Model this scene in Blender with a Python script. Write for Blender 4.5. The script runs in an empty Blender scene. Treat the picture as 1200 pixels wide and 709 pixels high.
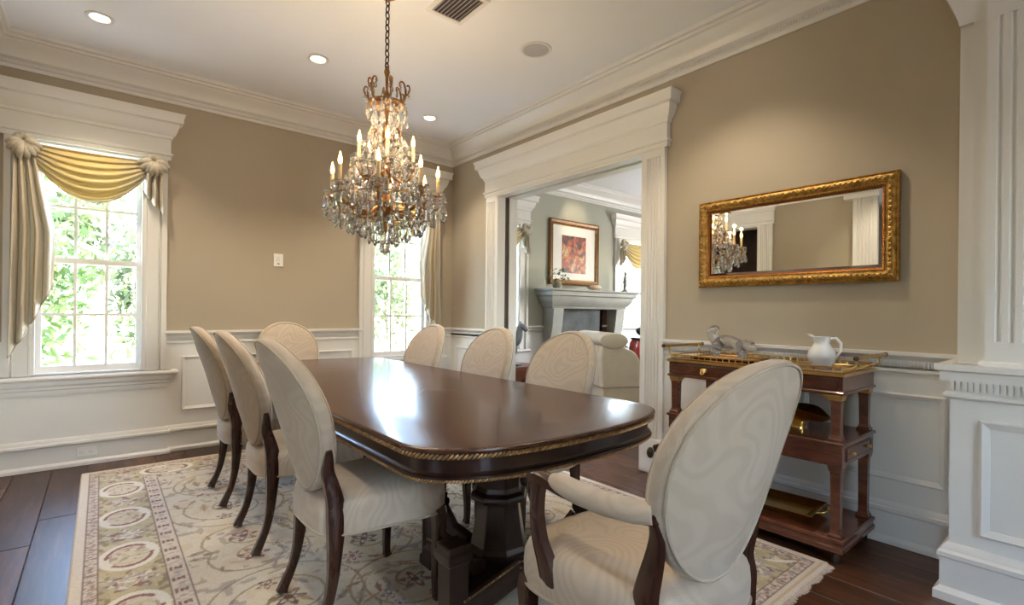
import bpy, bmesh, math, random
import numpy as np
from mathutils import Vector, Matrix

PI = math.pi
scene = bpy.context.scene
COL = scene.collection
random.seed(7)

# ------------------------------------------------------------------ camera
YAW, FPX, ROLL, HY, CAMZ = math.radians(39.39), 587.0, math.radians(0.6), 366.3, 1.2
cam = bpy.data.cameras.new('camera')
cam.sensor_width = 36.0
cam.lens = FPX / 1200.0 * 36.0
cam.shift_y = (HY - 354.5) / 1200.0
cam.clip_start = 0.02
cam.clip_end = 200
camo = bpy.data.objects.new('camera', cam)
COL.objects.link(camo)
_f = Vector((math.sin(YAW), math.cos(YAW), 0)); _r = Vector((math.cos(YAW), -math.sin(YAW), 0)); _u = Vector((0, 0, 1))
_r2 = _r * math.cos(ROLL) + _u * math.sin(ROLL); _u2 = _u * math.cos(ROLL) - _r * math.sin(ROLL)
_m = Matrix((_r2, _u2, -_f)).transposed().to_4x4()
_m.translation = Vector((0, 0, CAMZ))
camo.matrix_world = _m
scene.camera = camo

# ------------------------------------------------------------------ world, sun, fill lights, exposure
world = bpy.data.worlds.new('sky'); scene.world = world
world.use_nodes = True
wn = world.node_tree.nodes; wl = world.node_tree.links
bg = wn['Background']
sky = wn.new('ShaderNodeTexSky'); sky.sky_type = 'NISHITA'
sky.sun_disc = False; sky.sun_elevation = math.radians(52); sky.sun_rotation = math.radians(118)
sky.air_density = 1.0; sky.dust_density = 2.5; sky.ozone_density = 1.0
wl.new(sky.outputs[0], bg.inputs[0])
bg.inputs[1].default_value = 3.4

def add_light(name, kind, loc, energy, color, rot=(0, 0, 0), **kw):
    l = bpy.data.lights.new(name, kind); l.energy = energy; l.color = color
    for k, v in kw.items(): setattr(l, k, v)
    o = bpy.data.objects.new(name, l); o.location = loc; o.rotation_euler = rot
    COL.objects.link(o); return o

sun = add_light('sun', 'SUN', (0, -10, 20), 15.0, (1.0, 0.95, 0.86), (math.radians(40), 0, math.radians(62)), angle=math.radians(1.0))
# added fill lamps at the made-up windows of the hall and living room
FILL_COL = (1.0, 0.975, 0.94)
add_light('hall_fill_light', 'AREA', (0.95, -3.05, 1.55), 12, FILL_COL, (math.radians(90), 0, 0), shape='RECTANGLE', size=.9, size_y=1.4)
add_light('hall_side_fill_light', 'AREA', (-4.35, -0.85, 1.55), 8, FILL_COL, (math.radians(90), 0, math.radians(-90)), shape='RECTANGLE', size=.9, size_y=1.4)
add_light('living_room_fill_light', 'AREA', (8.9, 2.6, 1.6), 62, FILL_COL, (math.radians(90), 0, math.radians(90)), shape='RECTANGLE', size=1.8, size_y=1.6)
vs = scene.view_settings
vs.view_transform = 'Standard'; vs.look = 'None'; vs.gamma = 1.0; vs.use_curve_mapping = False
vs.exposure = 1.12
scene.cycles.use_denoising = True
scene.cycles.max_bounces = 14
scene.cycles.transmission_bounces = 12
scene.cycles.transparent_max_bounces = 16
scene.cycles.sample_clamp_indirect = 8.0
scene.cycles.caustics_refractive = False
scene.cycles.caustics_reflective = False

# ------------------------------------------------------------------ room dimensions (metres)
XR, YB, XL, ZC = 3.25, 5.10, -0.68, 3.15      # dining room: right wall, back wall, left wall, ceiling
WT = 0.20                                     # wall thickness
YLIV, XE, YS = 5.30, 9.0, 0.2                 # living room: back wall, far end wall, near wall
HX0, HY0 = -4.5, -3.2                         # hall behind the camera

# ------------------------------------------------------------------ materials
MATS = {}
def nodes_of(name):
    m = bpy.data.materials.new(name); m.use_nodes = True
    nt = m.node_tree; b = nt.nodes['Principled BSDF']
    MATS[name] = m
    return m, nt, b
def ramp(nt, stops):
    r = nt.nodes.new('ShaderNodeValToRGB'); e = r.color_ramp.elements
    while len(e) > 1: e.remove(e[0])
    e[0].position = stops[0][0]; e[0].color = (*stops[0][1], 1)
    for p, c in stops[1:]:
        x = e.new(p); x.color = (*c, 1)
    return r
def plain(name, col, rough=0.5, metal=0.0, var=0.06, vscale=6.0, bump=0.0, bscale=60.0, coat=0.0, spec=0.5, stretch=(1, 1, 1), sheen=0.0):
    m, nt, b = nodes_of(name)
    tc = nt.nodes.new('ShaderNodeTexCoord'); mp = nt.nodes.new('ShaderNodeMapping'); mp.inputs['Scale'].default_value = stretch
    nt.links.new(tc.outputs['Object'], mp.inputs[0])
    n = nt.nodes.new('ShaderNodeTexNoise'); n.inputs['Scale'].default_value = vscale; n.inputs['Detail'].default_value = 5
    nt.links.new(mp.outputs[0], n.inputs[0])
    lo = tuple(c * (1 - var) for c in col); hi = tuple(min(1, c * (1 + var)) for c in col)
    r = ramp(nt, [(0.3, lo), (0.7, hi)]); nt.links.new(n.outputs[0], r.inputs[0])
    nt.links.new(r.outputs[0], b.inputs['Base Color'])
    b.inputs['Roughness'].default_value = rough; b.inputs['Metallic'].default_value = metal
    b.inputs['Specular IOR Level'].default_value = spec
    b.inputs['Coat Weight'].default_value = coat; b.inputs['Coat Roughness'].default_value = 0.08
    if sheen: b.inputs['Sheen Weight'].default_value = sheen
    if bump:
        n2 = nt.nodes.new('ShaderNodeTexNoise'); n2.inputs['Scale'].default_value = bscale; n2.inputs['Detail'].default_value = 3
        nt.links.new(mp.outputs[0], n2.inputs[0])
        bp = nt.nodes.new('ShaderNodeBump'); bp.inputs['Strength'].default_value = bump; bp.inputs['Distance'].default_value = 0.01
        nt.links.new(n2.outputs[0], bp.inputs['Height']); nt.links.new(bp.outputs[0], b.inputs['Normal'])
    return m
plain('wall_beige', (0.425, 0.365, 0.28), 0.75, var=0.02, vscale=2, bump=0.03, bscale=250)
plain('wall_sage', (0.42, 0.42, 0.35), 0.75, var=0.02, vscale=2, bump=0.03, bscale=250)
plain('white_paint', (0.76, 0.745, 0.715), 0.35, var=0.01, vscale=3)
plain('ceiling_white', (0.88, 0.90, 0.93), 0.85, var=0.01, vscale=2)
plain('brass', (0.62, 0.40, 0.13), 0.28, 1.0, var=0.15, vscale=25)
plain('aged_bronze', (0.30, 0.155, 0.06), 0.36, 1.0, var=0.25, vscale=40)
plain('dark_iron', (0.06, 0.045, 0.035), 0.4, 0.8, var=0.2, vscale=30)
plain('candle_ivory', (0.80, 0.62, 0.36), 0.5, var=0.05, vscale=20)
plain('porcelain', (0.80, 0.80, 0.78), 0.12, var=0.02, vscale=4, coat=0.4)
plain('stone_grey', (0.27, 0.27, 0.25), 0.7, var=0.10, vscale=5, bump=0.1, bscale=40)
plain('stone_dark', (0.075, 0.082, 0.085), 0.75, var=0.35, vscale=4, spec=0.2)
plain('firebrick', (0.12, 0.07, 0.045), 0.9, var=0.3, vscale=8)
plain('cream_upholstery', (0.70, 0.62, 0.50), 0.85, var=0.05, vscale=9, bump=0.1, bscale=200, sheen=0.2)
plain('red_lacquer', (0.38, 0.035, 0.02), 0.18, var=0.12, vscale=6, coat=0.6)
plain('black_bowl', (0.035, 0.02, 0.03), 0.25, var=0.2, vscale=8, coat=0.4)
plain('pewter', (0.22, 0.23, 0.25), 0.4, 0.7, var=0.15, vscale=12)
plain('red_brown_wood', (0.22, 0.055, 0.02), 0.3, var=0.3, vscale=10, coat=0.4, stretch=(8, 1, 1))
plain('dark_wood_panel', (0.055, 0.03, 0.02), 0.4, var=0.25, vscale=6, stretch=(6, 6, 1))
plain('gilt_frame', (0.50, 0.31, 0.095), 0.38, 1.0, var=0.45, vscale=42, bump=0.5, bscale=110)
plain('gilt_rope', (0.42, 0.26, 0.12), 0.45, 0.8, var=0.4, vscale=60)
plain('gilt_red', (0.34, 0.12, 0.03), 0.4, 0.8, var=0.3, vscale=60)
plain('tray_gold', (0.68, 0.44, 0.10), 0.24, 1.0, var=0.1, vscale=14)
plain('plate_white', (0.82, 0.81, 0.78), 0.4, var=0.01)
plain('vent_dark', (0.06, 0.05, 0.05), 0.7, var=0.1)
plain('vent_grey', (0.50, 0.48, 0.46), 0.5, var=0.05)
plain('speaker_grey', (0.50, 0.50, 0.51), 0.8, var=0.06, vscale=300)
plain('mat_board', (0.80, 0.79, 0.75), 0.8, var=0.01)
plain('frame_umber', (0.20, 0.095, 0.03), 0.35, 0.3, var=0.3, vscale=30)
plain('ground_green', (0.22, 0.27, 0.10), 0.95, var=0.35, vscale=1.2)
plain('bounce_slab_pale', (0.78, 0.76, 0.72), 0.85, var=0.12, vscale=3)
plain('bark', (0.16, 0.12, 0.09), 0.9, var=0.35, vscale=12, bump=0.4, bscale=30)
plain('flower_pot', (0.24, 0.22, 0.15), 0.7, var=0.3, vscale=20)
plain('shell_tan', (0.55, 0.42, 0.28), 0.5, var=0.25, vscale=25)
plain('fringe_cream', (0.66, 0.55, 0.47), 0.95, var=0.15, vscale=60)

def wood(name, c0, c1, c2, rough, coat, scale, stretch, coords='Object', rnd=0.0, bump=0.02):
    m, nt, b = nodes_of(name)
    tc = nt.nodes.new('ShaderNodeTexCoord'); mp = nt.nodes.new('ShaderNodeMapping'); mp.inputs['Scale'].default_value = stretch
    oi = nt.nodes.new('ShaderNodeObjectInfo')
    nt.links.new(tc.outputs[coords], mp.inputs[0])
    if rnd:
        v = nt.nodes.new('ShaderNodeVectorMath'); v.operation = 'SCALE'; v.inputs[0].default_value = (13, 7, 3)
        nt.links.new(oi.outputs['Random'], v.inputs['Scale']); nt.links.new(v.outputs[0], mp.inputs['Location'])
    n = nt.nodes.new('ShaderNodeTexNoise'); n.inputs['Scale'].default_value = scale; n.inputs['Detail'].default_value = 7; n.inputs['Roughness'].default_value = 0.62; n.inputs['Distortion'].default_value = 0.8
    nt.links.new(mp.outputs[0], n.inputs[0])
    r = ramp(nt, [(0.28, c0), (0.5, c1), (0.72, c2)]); nt.links.new(n.outputs[0], r.inputs[0])
    out = r.outputs[0]
    if rnd:
        hs = nt.nodes.new('ShaderNodeHueSaturation')
        mr = nt.nodes.new('ShaderNodeMapRange'); mr.inputs['To Min'].default_value = 1 - rnd; mr.inputs['To Max'].default_value = 1 + rnd
        nt.links.new(oi.outputs['Random'], mr.inputs['Value']); nt.links.new(mr.outputs[0], hs.inputs['Value']); nt.links.new(out, hs.inputs['Color']); out = hs.outputs[0]
    nt.links.new(out, b.inputs['Base Color'])
    b.inputs['Roughness'].default_value = rough; b.inputs['Coat Weight'].default_value = coat; b.inputs['Coat Roughness'].default_value = 0.06
    bp = nt.nodes.new('ShaderNodeBump'); bp.inputs['Strength'].default_value = bump; bp.inputs['Distance'].default_value = 0.01
    nt.links.new(n.outputs[0], bp.inputs['Height']); nt.links.new(bp.outputs[0], b.inputs['Normal'])
    return m
wood('floor_walnut', (0.020, 0.008, 0.004), (0.066, 0.024, 0.010), (0.13, 0.050, 0.021), 0.38, 0.0, 3.0, (9, 0.9, 1), rnd=0.35, bump=0.05)
wood('table_mahogany', (0.028, 0.008, 0.005), (0.056, 0.016, 0.009), (0.088, 0.027, 0.013), 0.23, 0.15, 3.2, (9, 1.0, 1), bump=0.02)
wood('table_dark', (0.012, 0.005, 0.004), (0.022, 0.009, 0.006), (0.036, 0.014, 0.009), 0.28, 0.35, 5.0, (3, 3, 1))
wood('chair_wood', (0.020, 0.006, 0.004), (0.036, 0.011, 0.007), (0.058, 0.019, 0.010), 0.26, 0.4, 6.0, (5, 5, 1))
wood('cart_mahogany', (0.055, 0.014, 0.007), (0.105, 0.028, 0.013), (0.17, 0.05, 0.022), 0.25, 0.5, 5.0, (4, 1, 4))

# damask / moire upholstery: contour lines of a soft noise
def fabric(name, c0, c1, nscale=3.0, freq=70.0):
    m, nt, b = nodes_of(name)
    tc = nt.nodes.new('ShaderNodeTexCoord')
    n = nt.nodes.new('ShaderNodeTexNoise'); n.inputs['Scale'].default_value = nscale; n.inputs['Detail'].default_value = 1.2; n.inputs['Distortion'].default_value = 0.5
    nt.links.new(tc.outputs['Object'], n.inputs[0])
    mu = nt.nodes.new('ShaderNodeMath'); mu.operation = 'MULTIPLY'; mu.inputs[1].default_value = freq; nt.links.new(n.outputs[0], mu.inputs[0])
    si = nt.nodes.new('ShaderNodeMath'); si.operation = 'SINE'; nt.links.new(mu.outputs[0], si.inputs[0])
    mr = nt.nodes.new('ShaderNodeMapRange'); mr.inputs['From Min'].default_value = -1; nt.links.new(si.outputs[0], mr.inputs['Value'])
    fine = nt.nodes.new('ShaderNodeTexNoise'); fine.inputs['Scale'].default_value = 260; nt.links.new(tc.outputs['Object'], fine.inputs[0])
    r = ramp(nt, [(0.15, c0), (0.75, c1)]); nt.links.new(mr.outputs[0], r.inputs[0])
    nt.links.new(r.outputs[0], b.inputs['Base Color'])
    ad = nt.nodes.new('ShaderNodeMath'); ad.operation = 'MULTIPLY_ADD'; ad.inputs[1].default_value = 0.35
    nt.links.new(mr.outputs[0], ad.inputs[0]); nt.links.new(fine.outputs[0], ad.inputs[2])
    bp = nt.nodes.new('ShaderNodeBump'); bp.inputs['Strength'].default_value = 0.28; bp.inputs['Distance'].default_value = 0.004
    nt.links.new(ad.outputs[0], bp.inputs['Height']); nt.links.new(bp.outputs[0], b.inputs['Normal'])
    b.inputs['Roughness'].default_value = 0.62; b.inputs['Sheen Weight'].default_value = 0.25
    return m
fabric('damask_cream', (0.46, 0.375, 0.287), (0.505, 0.415, 0.322), 3.0, 120.0)
plain('piping_cream', (0.44, 0.37, 0.285), 0.8, var=0.05, vscale=40)

def silk(name, stripes):
    m, nt, b = nodes_of(name)
    tc = nt.nodes.new('ShaderNodeTexCoord')
    if stripes:
        sx = nt.nodes.new('ShaderNodeUVMap')
        se = nt.nodes.new('ShaderNodeSeparateXYZ'); nt.links.new(sx.outputs[0], se.inputs[0])
        mu = nt.nodes.new('ShaderNodeMath'); mu.operation = 'MULTIPLY'; mu.inputs[1].default_value = stripes; nt.links.new(se.outputs[0], mu.inputs[0])
        fr = nt.nodes.new('ShaderNodeMath'); fr.operation = 'FRACT'; nt.links.new(mu.outputs[0], fr.inputs[0])
        r = ramp(nt, [(0.0, (0.66, 0.60, 0.49)), (0.62, (0.66, 0.60, 0.49)), (0.66, (0.50, 0.36, 0.16)), (0.80, (0.50, 0.36, 0.16)), (0.84, (0.68, 0.62, 0.52))])
        nt.links.new(fr.outputs[0], r.inputs[0])
    else:
        n = nt.nodes.new('ShaderNodeTexNoise'); n.inputs['Scale'].default_value = 9; nt.links.new(tc.outputs['Object'], n.inputs[0])
        uvn = nt.nodes.new('ShaderNodeUVMap'); se = nt.nodes.new('ShaderNodeSeparateXYZ'); nt.links.new(uvn.outputs[0], se.inputs[0])
        ad = nt.nodes.new('ShaderNodeMath'); ad.operation = 'MULTIPLY_ADD'; ad.inputs[1].default_value = 0.10; nt.links.new(n.outputs[0], ad.inputs[0]); nt.links.new(se.outputs[0], ad.inputs[2])
        r = ramp(nt, [(0.10, (0.56, 0.50, 0.40)), (0.22, (0.62, 0.50, 0.27)), (0.40, (0.68, 0.53, 0.24)), (0.72, (0.66, 0.52, 0.24)), (0.86, (0.60, 0.50, 0.30)), (0.98, (0.56, 0.50, 0.40))]); nt.links.new(ad.outputs[0], r.inputs[0])
    nt.links.new(r.outputs[0], b.inputs['Base Color'])
    b.inputs['Roughness'].default_value = 0.45; b.inputs['Sheen Weight'].default_value = 0.3
    tr = nt.nodes.new('ShaderNodeBsdfTranslucent'); nt.links.new(r.outputs[0], tr.inputs[0])
    mx = nt.nodes.new('ShaderNodeMixShader'); mx.inputs[0].default_value = 0.28
    nt.links.new(b.outputs[0], mx.inputs[1]); nt.links.new(tr.outputs[0], mx.inputs[2])
    nt.links.new(mx.outputs[0], nt.nodes['Material Output'].inputs[0])
    return m
silk('silk_gold', 0); silk('silk_stripe', 5.0)

def clear_pane():
    m, nt, b = nodes_of('window_glass')
    nt.nodes.remove(b)
    t = nt.nodes.new('ShaderNodeBsdfTransparent'); t.inputs[0].default_value = (0.97, 0.985, 0.98, 1)
    g = nt.nodes.new('ShaderNodeBsdfGlossy'); g.inputs['Roughness'].default_value = 0.02
    lw = nt.nodes.new('ShaderNodeLayerWeight'); lw.inputs[0].default_value = 0.5
    pw_ = nt.nodes.new('ShaderNodeMath'); pw_.operation = 'POWER'; pw_.inputs[1].default_value = 5; nt.links.new(lw.outputs['Facing'], pw_.inputs[0])
    fr = nt.nodes.new('ShaderNodeMath'); fr.operation = 'MULTIPLY_ADD'; fr.inputs[1].default_value = 0.9; fr.inputs[2].default_value = 0.035; nt.links.new(pw_.outputs[0], fr.inputs[0])
    mx = nt.nodes.new('ShaderNodeMixShader')
    nt.links.new(fr.outputs[0], mx.inputs[0]); nt.links.new(t.outputs[0], mx.inputs[1]); nt.links.new(g.outputs[0], mx.inputs[2])
    nt.links.new(mx.outputs[0], nt.nodes['Material Output'].inputs[0])
clear_pane()
def glass(name, col, ior, rough=0.0, white_share=0.0):
    m, nt, b = nodes_of(name)
    tc = nt.nodes.new('ShaderNodeTexCoord'); n = nt.nodes.new('ShaderNodeTexNoise'); n.inputs['Scale'].default_value = 4
    nt.links.new(tc.outputs['Object'], n.inputs[0])
    r = ramp(nt, [(0.2, tuple(c * 0.96 for c in col)), (0.8, col)]); nt.links.new(n.outputs[0], r.inputs[0]); nt.links.new(r.outputs[0], b.inputs['Base Color'])
    b.inputs['Transmission Weight'].default_value = 1.0 - white_share; b.inputs['IOR'].default_value = ior; b.inputs['Roughness'].default_value = rough
glass('crystal', (1, 1, 1), 1.6, 0.0, 0.17)  # white share put into the crystal in place of bright window reflections
glass('clear_glass', (0.97, 0.99, 1.0), 1.45, 0.02, 0.16)
def mirror_mat():
    m, nt, b = nodes_of('mirror_silver')
    b.inputs['Base Color'].default_value = (0.88, 0.89, 0.87, 1); b.inputs['Metallic'].default_value = 1; b.inputs['Roughness'].default_value = 0.012
mirror_mat()
def emit(name, col, s):
    m, nt, b = nodes_of(name)
    b.inputs['Base Color'].default_value = (*col, 1)
    b.inputs['Emission Color'].default_value = (*col, 1); b.inputs['Emission Strength'].default_value = s
emit('flame_glow', (1.0, 0.50, 0.15), 7.0)
emit('downlight_glow', (1.0, 0.86, 0.62), 9.0)
def leaf_mat(name, c0, c1, c2):
    m, nt, b = nodes_of(name)
    tc = nt.nodes.new('ShaderNodeTexCoord'); n = nt.nodes.new('ShaderNodeTexNoise'); n.inputs['Scale'].default_value = 2.2; n.inputs['Detail'].default_value = 6
    nt.links.new(tc.outputs['Object'], n.inputs[0])
    r = ramp(nt, [(0.3, c0), (0.5, c1), (0.7, c2)]); nt.links.new(n.outputs[0], r.inputs[0])
    nt.links.new(r.outputs[0], b.inputs['Base Color']); b.inputs['Roughness'].default_value = 0.55
    tr = nt.nodes.new('ShaderNodeBsdfTranslucent'); nt.links.new(r.outputs[0], tr.inputs[0])
    mx = nt.nodes.new('ShaderNodeMixShader'); mx.inputs[0].default_value = 0.35
    nt.links.new(b.outputs[0], mx.inputs[1]); nt.links.new(tr.outputs[0], mx.inputs[2]); nt.links.new(mx.outputs[0], nt.nodes['Material Output'].inputs[0])
leaf_mat('leaf_green', (0.025, 0.055, 0.015), (0.07, 0.12, 0.035), (0.15, 0.20, 0.075))
leaf_mat('leaf_pale', (0.05, 0.075, 0.028), (0.12, 0.15, 0.07), (0.22, 0.24, 0.13))
leaf_mat('leaf_palm', (0.02, 0.055, 0.03), (0.05, 0.11, 0.055), (0.12, 0.19, 0.10))
def painting_mat():
    m, nt, b = nodes_of('abstract_print')
    tc = nt.nodes.new('ShaderNodeTexCoord')
    n = nt.nodes.new('ShaderNodeTexNoise'); n.inputs['Scale'].default_value = 4.5; n.inputs['Detail'].default_value = 2; n.inputs['Distortion'].default_value = 1.8
    nt.links.new(tc.outputs['Object'], n.inputs[0])
    r = ramp(nt, [(0.30, (0.03, 0.015, 0.01)), (0.40, (0.10, 0.02, 0.012)), (0.46, (0.30, 0.04, 0.012)), (0.53, (0.45, 0.12, 0.025)), (0.60, (0.50, 0.34, 0.18)), (0.66, (0.25, 0.05, 0.02)), (0.75, (0.65, 0.55, 0.4))])
    r.color_ramp.interpolation = 'CONSTANT'
    nt.links.new(n.outputs[0], r.inputs[0]); nt.links.new(r.outputs[0], b.inputs['Base Color']); b.inputs['Roughness'].default_value = 0.5
painting_mat()
def rug_mat():
    m, nt, b = nodes_of('rug_wool')
    at = nt.nodes.new('ShaderNodeAttribute'); at.attribute_name = 'pattern'
    tc = nt.nodes.new('ShaderNodeTexCoord'); n = nt.nodes.new('ShaderNodeTexNoise'); n.inputs['Scale'].default_value = 160; n.inputs['Detail'].default_value = 3
    nt.links.new(tc.outputs['Object'], n.inputs[0])
    mx = nt.nodes.new('ShaderNodeMix'); mx.data_type = 'RGBA'; mx.blend_type = 'OVERLAY'; mx.inputs[0].default_value = 0.30
    nt.links.new(at.outputs['Color'], mx.inputs[6]); nt.links.new(n.outputs[0], mx.inputs[7])
    nt.links.new(mx.outputs[2], b.inputs['Base Color']); b.inputs['Roughness'].default_value = 0.95; b.inputs['Sheen Weight'].default_value = 0.2
    bp = nt.nodes.new('ShaderNodeBump'); bp.inputs['Strength'].default_value = 0.3; bp.inputs['Distance'].default_value = 0.004
    nt.links.new(n.outputs[0], bp.inputs['Height']); nt.links.new(bp.outputs[0], b.inputs['Normal'])
rug_mat()

# ------------------------------------------------------------------ mesh helpers
def catmull(pts, n=4):
    P = [Vector(p) for p in pts]; out = []
    for i in range(len(P) - 1):
        p0, p1, p2, p3 = P[max(i - 1, 0)], P[i], P[i + 1], P[min(i + 2, len(P) - 1)]
        for k in range(n):
            t = k / n; out.append(tuple(.5 * ((2 * p1) + (p2 - p0) * t + (2 * p0 - 5 * p1 + 4 * p2 - p3) * t * t + (3 * p1 - p0 - 3 * p2 + p3) * t ** 3)))
    out.append(tuple(P[-1])); return out
class MB:
    def __init__(s): s.v = []; s.f = []
    def add(s, verts, faces):
        k = len(s.v); s.v += [tuple(p) for p in verts]; s.f += [tuple(i + k for i in f) for f in faces]; return s
    def box(s, x0, x1, y0, y1, z0, z1):
        v = [(x, y, z) for z in (z0, z1) for y in (y0, y1) for x in (x0, x1)]
        return s.add(v, [(0, 2, 3, 1), (4, 5, 7, 6), (0, 1, 5, 4), (2, 6, 7, 3), (0, 4, 6, 2), (1, 3, 7, 5)])
    def rings(s, rings, cap0=True, cap1=True, closed=True):
        n = len(rings[0]); v = [p for r in rings for p in r]; f = []
        for i in range(len(rings) - 1):
            for j in range(n if closed else n - 1):
                a = i * n + j; b = i * n + (j + 1) % n
                f.append((a, b, b + n, a + n))
        if cap0: f.append(tuple(range(n))[::-1])
        if cap1: f.append(tuple((len(rings) - 1) * n + j for j in range(n)))
        return s.add(v, f)
    def extrude_z(s, poly, z0, z1):
        return s.rings([[(x, y, z0) for x, y in poly], [(x, y, z1) for x, y in poly]])
    def lathe(s, prof, n=24, c=(0, 0, 0)):
        rg = [[(c[0] + r * math.cos(2 * PI * j / n), c[1] + r * math.sin(2 * PI * j / n), c[2] + z) for j in range(n)] for r, z in prof]
        return s.rings(rg)
    def tube(s, pts, rad, n=8, cap=True, sx=1.0, closed=False):
        pts = [Vector(p) for p in pts]; m = len(pts); rg = []
        ref = None
        for i, p in enumerate(pts):
            if closed: t = pts[(i + 1) % m] - pts[i - 1]
            else: t = (pts[min(i + 1, m - 1)] - pts[max(i - 1, 0)])
            t.normalize()
            if ref is None: ref = Vector((0, 0, 1)) if abs(t.z) < 0.9 else Vector((1, 0, 0))
            a = t.cross(ref);
            if a.length < 1e-6: a = t.orthogonal()
            a.normalize(); b = a.cross(t); ref = b
            r = rad[i] if isinstance(rad, (list, tuple)) else rad
            rg.append([tuple(p + a * (r * sx * math.cos(2 * PI * j / n)) + b * (r * math.sin(2 * PI * j / n))) for j in range(n)])
        if closed: rg.append(rg[0])
        return s.rings(rg, cap and not closed, cap and not closed)
    def bar(s, pts, w, d, up=(0, 1, 0)):
        """square-section bar along pts; w along side axis, d along up axis; lists allowed"""
        pts = [Vector(p) for p in pts]; m = len(pts); rg = []; up = Vector(up)
        for i, p in enumerate(pts):
            t = (pts[min(i + 1, m - 1)] - pts[max(i - 1, 0)]).normalized()
            a = t.cross(up).normalized(); b = a.cross(t).normalized()
            ww = (w[i] if isinstance(w, (list, tuple)) else w) / 2; dd = (d[i] if isinstance(d, (list, tuple)) else d) / 2
            c = 0.72
            rg.append([tuple(p + a * (ww * q) + b * (dd * r)) for q, r in ((1, -c), (1, c), (c, 1), (-c, 1), (-1, c), (-1, -c), (-c, -1), (c, -1))])
        return s.rings(rg)
    def sbar(s, pts, w, d, up=(0, 1, 0), k=4):
        n = len(pts); P = catmull(pts, k); tt = np.linspace(0, n - 1, len(P))
        return s.bar(P, [float(np.interp(t, range(n), w)) for t in tt], [float(np.interp(t, range(n), d)) for t in tt], up)
    def sweep(s, path, prof, closed=False, side=1, close_prof=True):
        """sweep profile [(offset, z)] along an XY path with mitred corners; offset goes to the left (side=1) or right of the path"""
        P = [Vector((p[0], p[1])) for p in path]; n = len(P); rg = []
        for i in range(n):
            if closed or 0 < i < n - 1:
                d0 = (P[i] - P[i - 1]).normalized(); d1 = (P[(i + 1) % n] - P[i]).normalized()
                n0 = Vector((-d0.y, d0.x)) * side; n1 = Vector((-d1.y, d1.x)) * side
                k = n0 + n1; mm = k / max(0.15, k.dot(n0)) if k.length > 1e-6 else n0
            else:
                d = (P[1] - P[0] if i == 0 else P[-1] - P[-2]).normalized(); mm = Vector((-d.y, d.x)) * side
            rg.append([(P[i].x + mm.x * o, P[i].y + mm.y * o, z) for o, z in prof])
        if closed: rg.append(rg[0])
        return s.rings(rg, not closed, not closed, close_prof)
    def ball(s, c, r, n=10, m=6, sz=1.0):
        prof = [(max(1e-4, r * math.sin(PI * k / m)), -r * sz * math.cos(PI * k / m)) for k in range(m + 1)]
        return s.lathe(prof, n, c)
    def mesh(s, name):
        me = bpy.data.meshes.new(name); me.from_pydata(s.v, [], s.f); me.update()
        bm = bmesh.new(); bm.from_mesh(me)
        bmesh.ops.recalc_face_normals(bm, faces=bm.faces); bm.to_mesh(me); bm.free()
        return me
    def build(s, name, mat, parent=None, smooth=None, bevel=0, subd=0, loc=None):
        me = s.mesh(name); me.materials.append(MATS[mat] if isinstance(mat, str) else mat)
        return link(name, me, parent, smooth, bevel, subd, loc)
def link(name, me, parent=None, smooth=None, bevel=0, subd=0, loc=None):
    if smooth:
        for p in me.polygons: p.use_smooth = True
        if smooth < 180: me.set_sharp_from_angle(angle=math.radians(smooth))
    o = bpy.data.objects.new(name, me); COL.objects.link(o); o.parent = parent
    if loc is not None: o.location = loc
    if bevel:
        md = o.modifiers.new('edge', 'BEVEL'); md.width = bevel; md.segments = 2; md.limit_method = 'ANGLE'
    if subd:
        md = o.modifiers.new('soft', 'SUBSURF'); md.levels = subd; md.render_levels = subd
    return o
def tag(o, label=None, cat=None, group=None, kind=None):
    if label: o['label'] = label
    if cat: o['category'] = cat
    if group: o['group'] = group
    if kind: o['kind'] = kind
    return o
def struct(o, label, cat='setting'):
    return tag(o, label, cat, None, 'structure')
def empty(name, loc=(0, 0, 0), rz=0.0):
    o = bpy.data.objects.new(name, None); COL.objects.link(o); o.location = loc; o.rotation_euler = (0, 0, rz); o.empty_display_size = 0.1
    return o
def copy_tree(o, parent=None):
    c = o.copy(); COL.objects.link(c); c.parent = parent
    for ch in list(o.children): copy_tree(ch, c)
    return c
def inst(name, me, parent, loc, rot=(0, 0, 0), scale=(1, 1, 1)):
    o = bpy.data.objects.new(name, me); COL.objects.link(o); o.parent = parent
    o.location = loc; o.rotation_euler = rot; o.scale = scale; return o
def rect_frame(mb, axis, plane, out, a0, a1, z0, z1, w, t):
    """picture-frame moulding on a wall plane; axis 'x': wall faces -y (runs along x), axis 'y': runs along y. out = sign of proud direction"""
    def P(a, z, d):
        return (a, plane + out * d, z) if axis == 'x' else (plane + out * d, a, z)
    prof = [(0, 0), (0, t * 0.5), (w * 0.25, t), (w * 0.6, t * 0.7), (w, t * 0.35), (w, 0)]
    rg = [[P(a, z, d) for a, z, d in ((a0 + o, z0 + o, d), (a1 - o, z0 + o, d), (a1 - o, z1 - o, d), (a0 + o, z1 - o, d))] for o, d in prof]
    mb.rings(rg, False, False)
    return mb

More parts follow.
